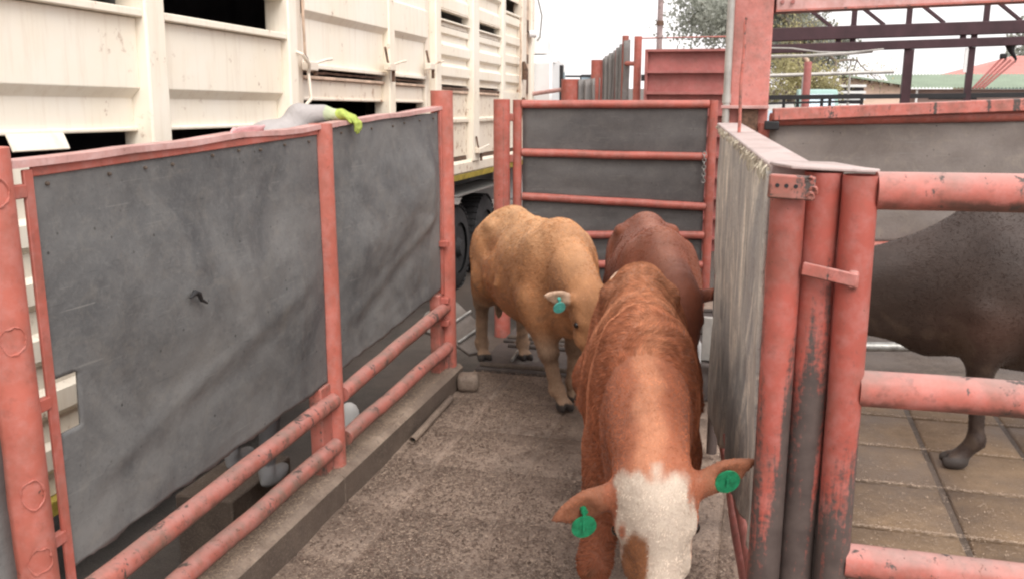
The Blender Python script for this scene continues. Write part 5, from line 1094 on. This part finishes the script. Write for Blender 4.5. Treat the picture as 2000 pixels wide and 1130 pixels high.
h2 = thing('long_house', 'long low brown house with green corrugated roof beyond dark posts', 'house', (7, 37, -0.3), None, 'houses beyond the yard')
MB().box((4.6, 34.6, -0.3), (10.6, 39, 1.92)).build('wall', M['brownwall'], h2)
rfm = MB(); n = 60
for i in range(n):
    x0 = 4.3 + 6.6 * i / n; x1 = 4.3 + 6.6 * (i + 1) / n; rfm.add([(x0, 34.2, 1.95), ((x0 + x1) / 2, 34.2, 2.01), (x1, 34.2, 1.95), (x0, 37.0, 2.42), ((x0 + x1) / 2, 37.0, 2.48), (x1, 37.0, 2.42)], [(0, 1, 4, 3), (1, 2, 5, 4)])
rfm.build('roof', M['greenroof'], h2)
MB().box((5.5, 34.57, 1.60), (7.0, 34.62, 1.70)).build('window', M['black'], h2)
for x in (4.8, 5.05): MB().box((x, 34.4, -0.3), (x + .07, 34.47, 1.94)).build('veranda_post', M['white'], h2)
h3 = thing('red_roof_house', 'cream house with high red hipped roof at the far right', 'house', (12, 46, -0.3), None, 'houses beyond the yard')
MB().box((9.0, 43, -0.3), (17, 50, 2.0)).build('wall', M['yellowwall'], h3)
MB().add([(7.6, 42.4, 2.35), (18.5, 42.4, 2.35), (18.5, 50, 2.35), (7.6, 50, 2.35), (10.6, 46.0, 3.32), (14.8, 46.0, 3.32)], [(0, 1, 5, 4), (1, 2, 5), (2, 3, 4, 5), (3, 0, 4), (0, 3, 2, 1)]).build('roof', M['redroof'], h3)
for x in (9.6, 10.75): MB().box((x, 42.95, 1.45), (x + 0.95, 43.05, 1.85)).build('window', M['white'], h3)
MB().box((9.0, 42.9, 1.90), (17, 42.99, 2.05)).build('fascia', M['teal'], h3)
# parked vehicles and yard rail beyond the truss
v1 = thing('slatted_truck', 'white truck body with dark slat gaps parked left of the pink house', 'truck', (2.0, 29, -0.3))
MB().box((1.85, 28.4, 0.35), (2.85, 30.5, 1.55)).build('body', M['white'], v1, bevel=0.03)
for z in (1.66, 1.84, 2.02): MB().box((1.85, 28.4, z), (2.85, 30.5, z + 0.07)).build('slat', M['white'], v1)
for z in (1.56, 1.74, 1.92): MB().box((1.9, 28.5, z), (2.8, 30.45, z + 0.09)).build('slat_gap', M['interior'], v1)
for x in (1.95, 2.75): MB().tube([(x - .1, 29.0, 0.05), (x + .1, 29.0, 0.05)], 0.35, 20).build('wheel', M['tyre'], v1)
v2 = thing('teal_truck', 'pale teal truck cab parked beyond the pen rails', 'truck', (1.0, 24, -0.3))
MB().add([(0.75, 22.4, 0.2), (1.75, 22.5, 0.2), (1.75, 22.6, 1.3), (0.75, 22.5, 1.3), (0.82, 22.75, 1.98), (1.68, 22.85, 1.98), (0.75, 24.4, 0.2), (1.75, 24.5, 0.2), (0.82, 24.3, 1.98), (1.68, 24.4, 1.98)],
         [(0, 1, 2, 3), (3, 2, 5, 4), (4, 5, 9, 8), (6, 7, 1, 0), (8, 9, 7, 6), (0, 3, 4, 8, 6), (1, 7, 9, 5, 2)]).build('cab', M['teal'], v2, bevel=0.04)
MB().add([(0.86, 22.505, 1.35), (1.66, 22.59, 1.35), (1.60, 22.80, 1.88), (0.90, 22.71, 1.88)], [(0, 1, 2, 3)]).build('windscreen', M['glass'], v2)
for x in (0.85, 1.65): MB().tube([(x - .08, 22.9, 0.05), (x + .08, 22.9, 0.05)], 0.35, 20).build('wheel', M['tyre'], v2)
v3 = thing('parked_car', 'small silver car parked just right of the red column', 'car', (0.35, 21, -0.3))
cs = [(-0.4, 0.0), (-0.4, 0.75), (-0.25, 1.0), (0.15, 1.62), (1.5, 1.70), (2.0, 1.05), (2.6, 0.95), (2.65, 0.0)]
MB().add([(0.05, 20.6 + a, b) for a, b in cs] + [(0.70, 20.6 + a, b) for a, b in cs], [tuple(range(8)), tuple(range(8, 16))[::-1]] + [(i, (i + 1) % 8, 8 + (i + 1) % 8, 8 + i) for i in range(8)]).build('body', M['galv'], v3, bevel=0.05)
MB().add([(0.12, 20.40, 1.08), (0.63, 20.40, 1.08), (0.60, 20.70, 1.55), (0.15, 20.70, 1.55)], [(0, 1, 2, 3)]).build('windscreen', M['glass'], v3)
for y in (20.8, 22.6): MB().tube([(0.02, y, 0.0), (0.12, y, 0.0)], 0.3, 18).build('wheel', M['tyre'], v3)
yr = thing('yard_rail', 'long pale horizontal pipe on short uprights beyond the truss', 'rail', (1.0, 16, -0.3))
MB().tube([(-0.4, 15.8, 2.22), (2.05, 16.45, 2.30)], 0.03, 10).build('rail', M['galv'], yr)
for t in (0.05, 0.42, 0.72): p = Vector((-0.4, 15.8, 2.22)).lerp(Vector((2.05, 16.45, 2.30)), t); MB().tube([(p.x, p.y, -0.3), (p.x, p.y, p.z)], 0.018, 8).build('upright', M['galv'], yr)
rp = thing('yard_post', 'single dull red round post standing beyond the truss', 'post', (0.6, 14, -0.3)); MB().tube([(0.62, 14.4, -0.3), (0.62, 14.4, 2.42)], 0.055, 14).build('post_pipe', M['red_dull'], rp)
MB().tube([(0.62, 14.4, 2.42), (0.55, 14.4, 2.50)], 0.03, 8).build('post_cap', M['rustlight'], rp)
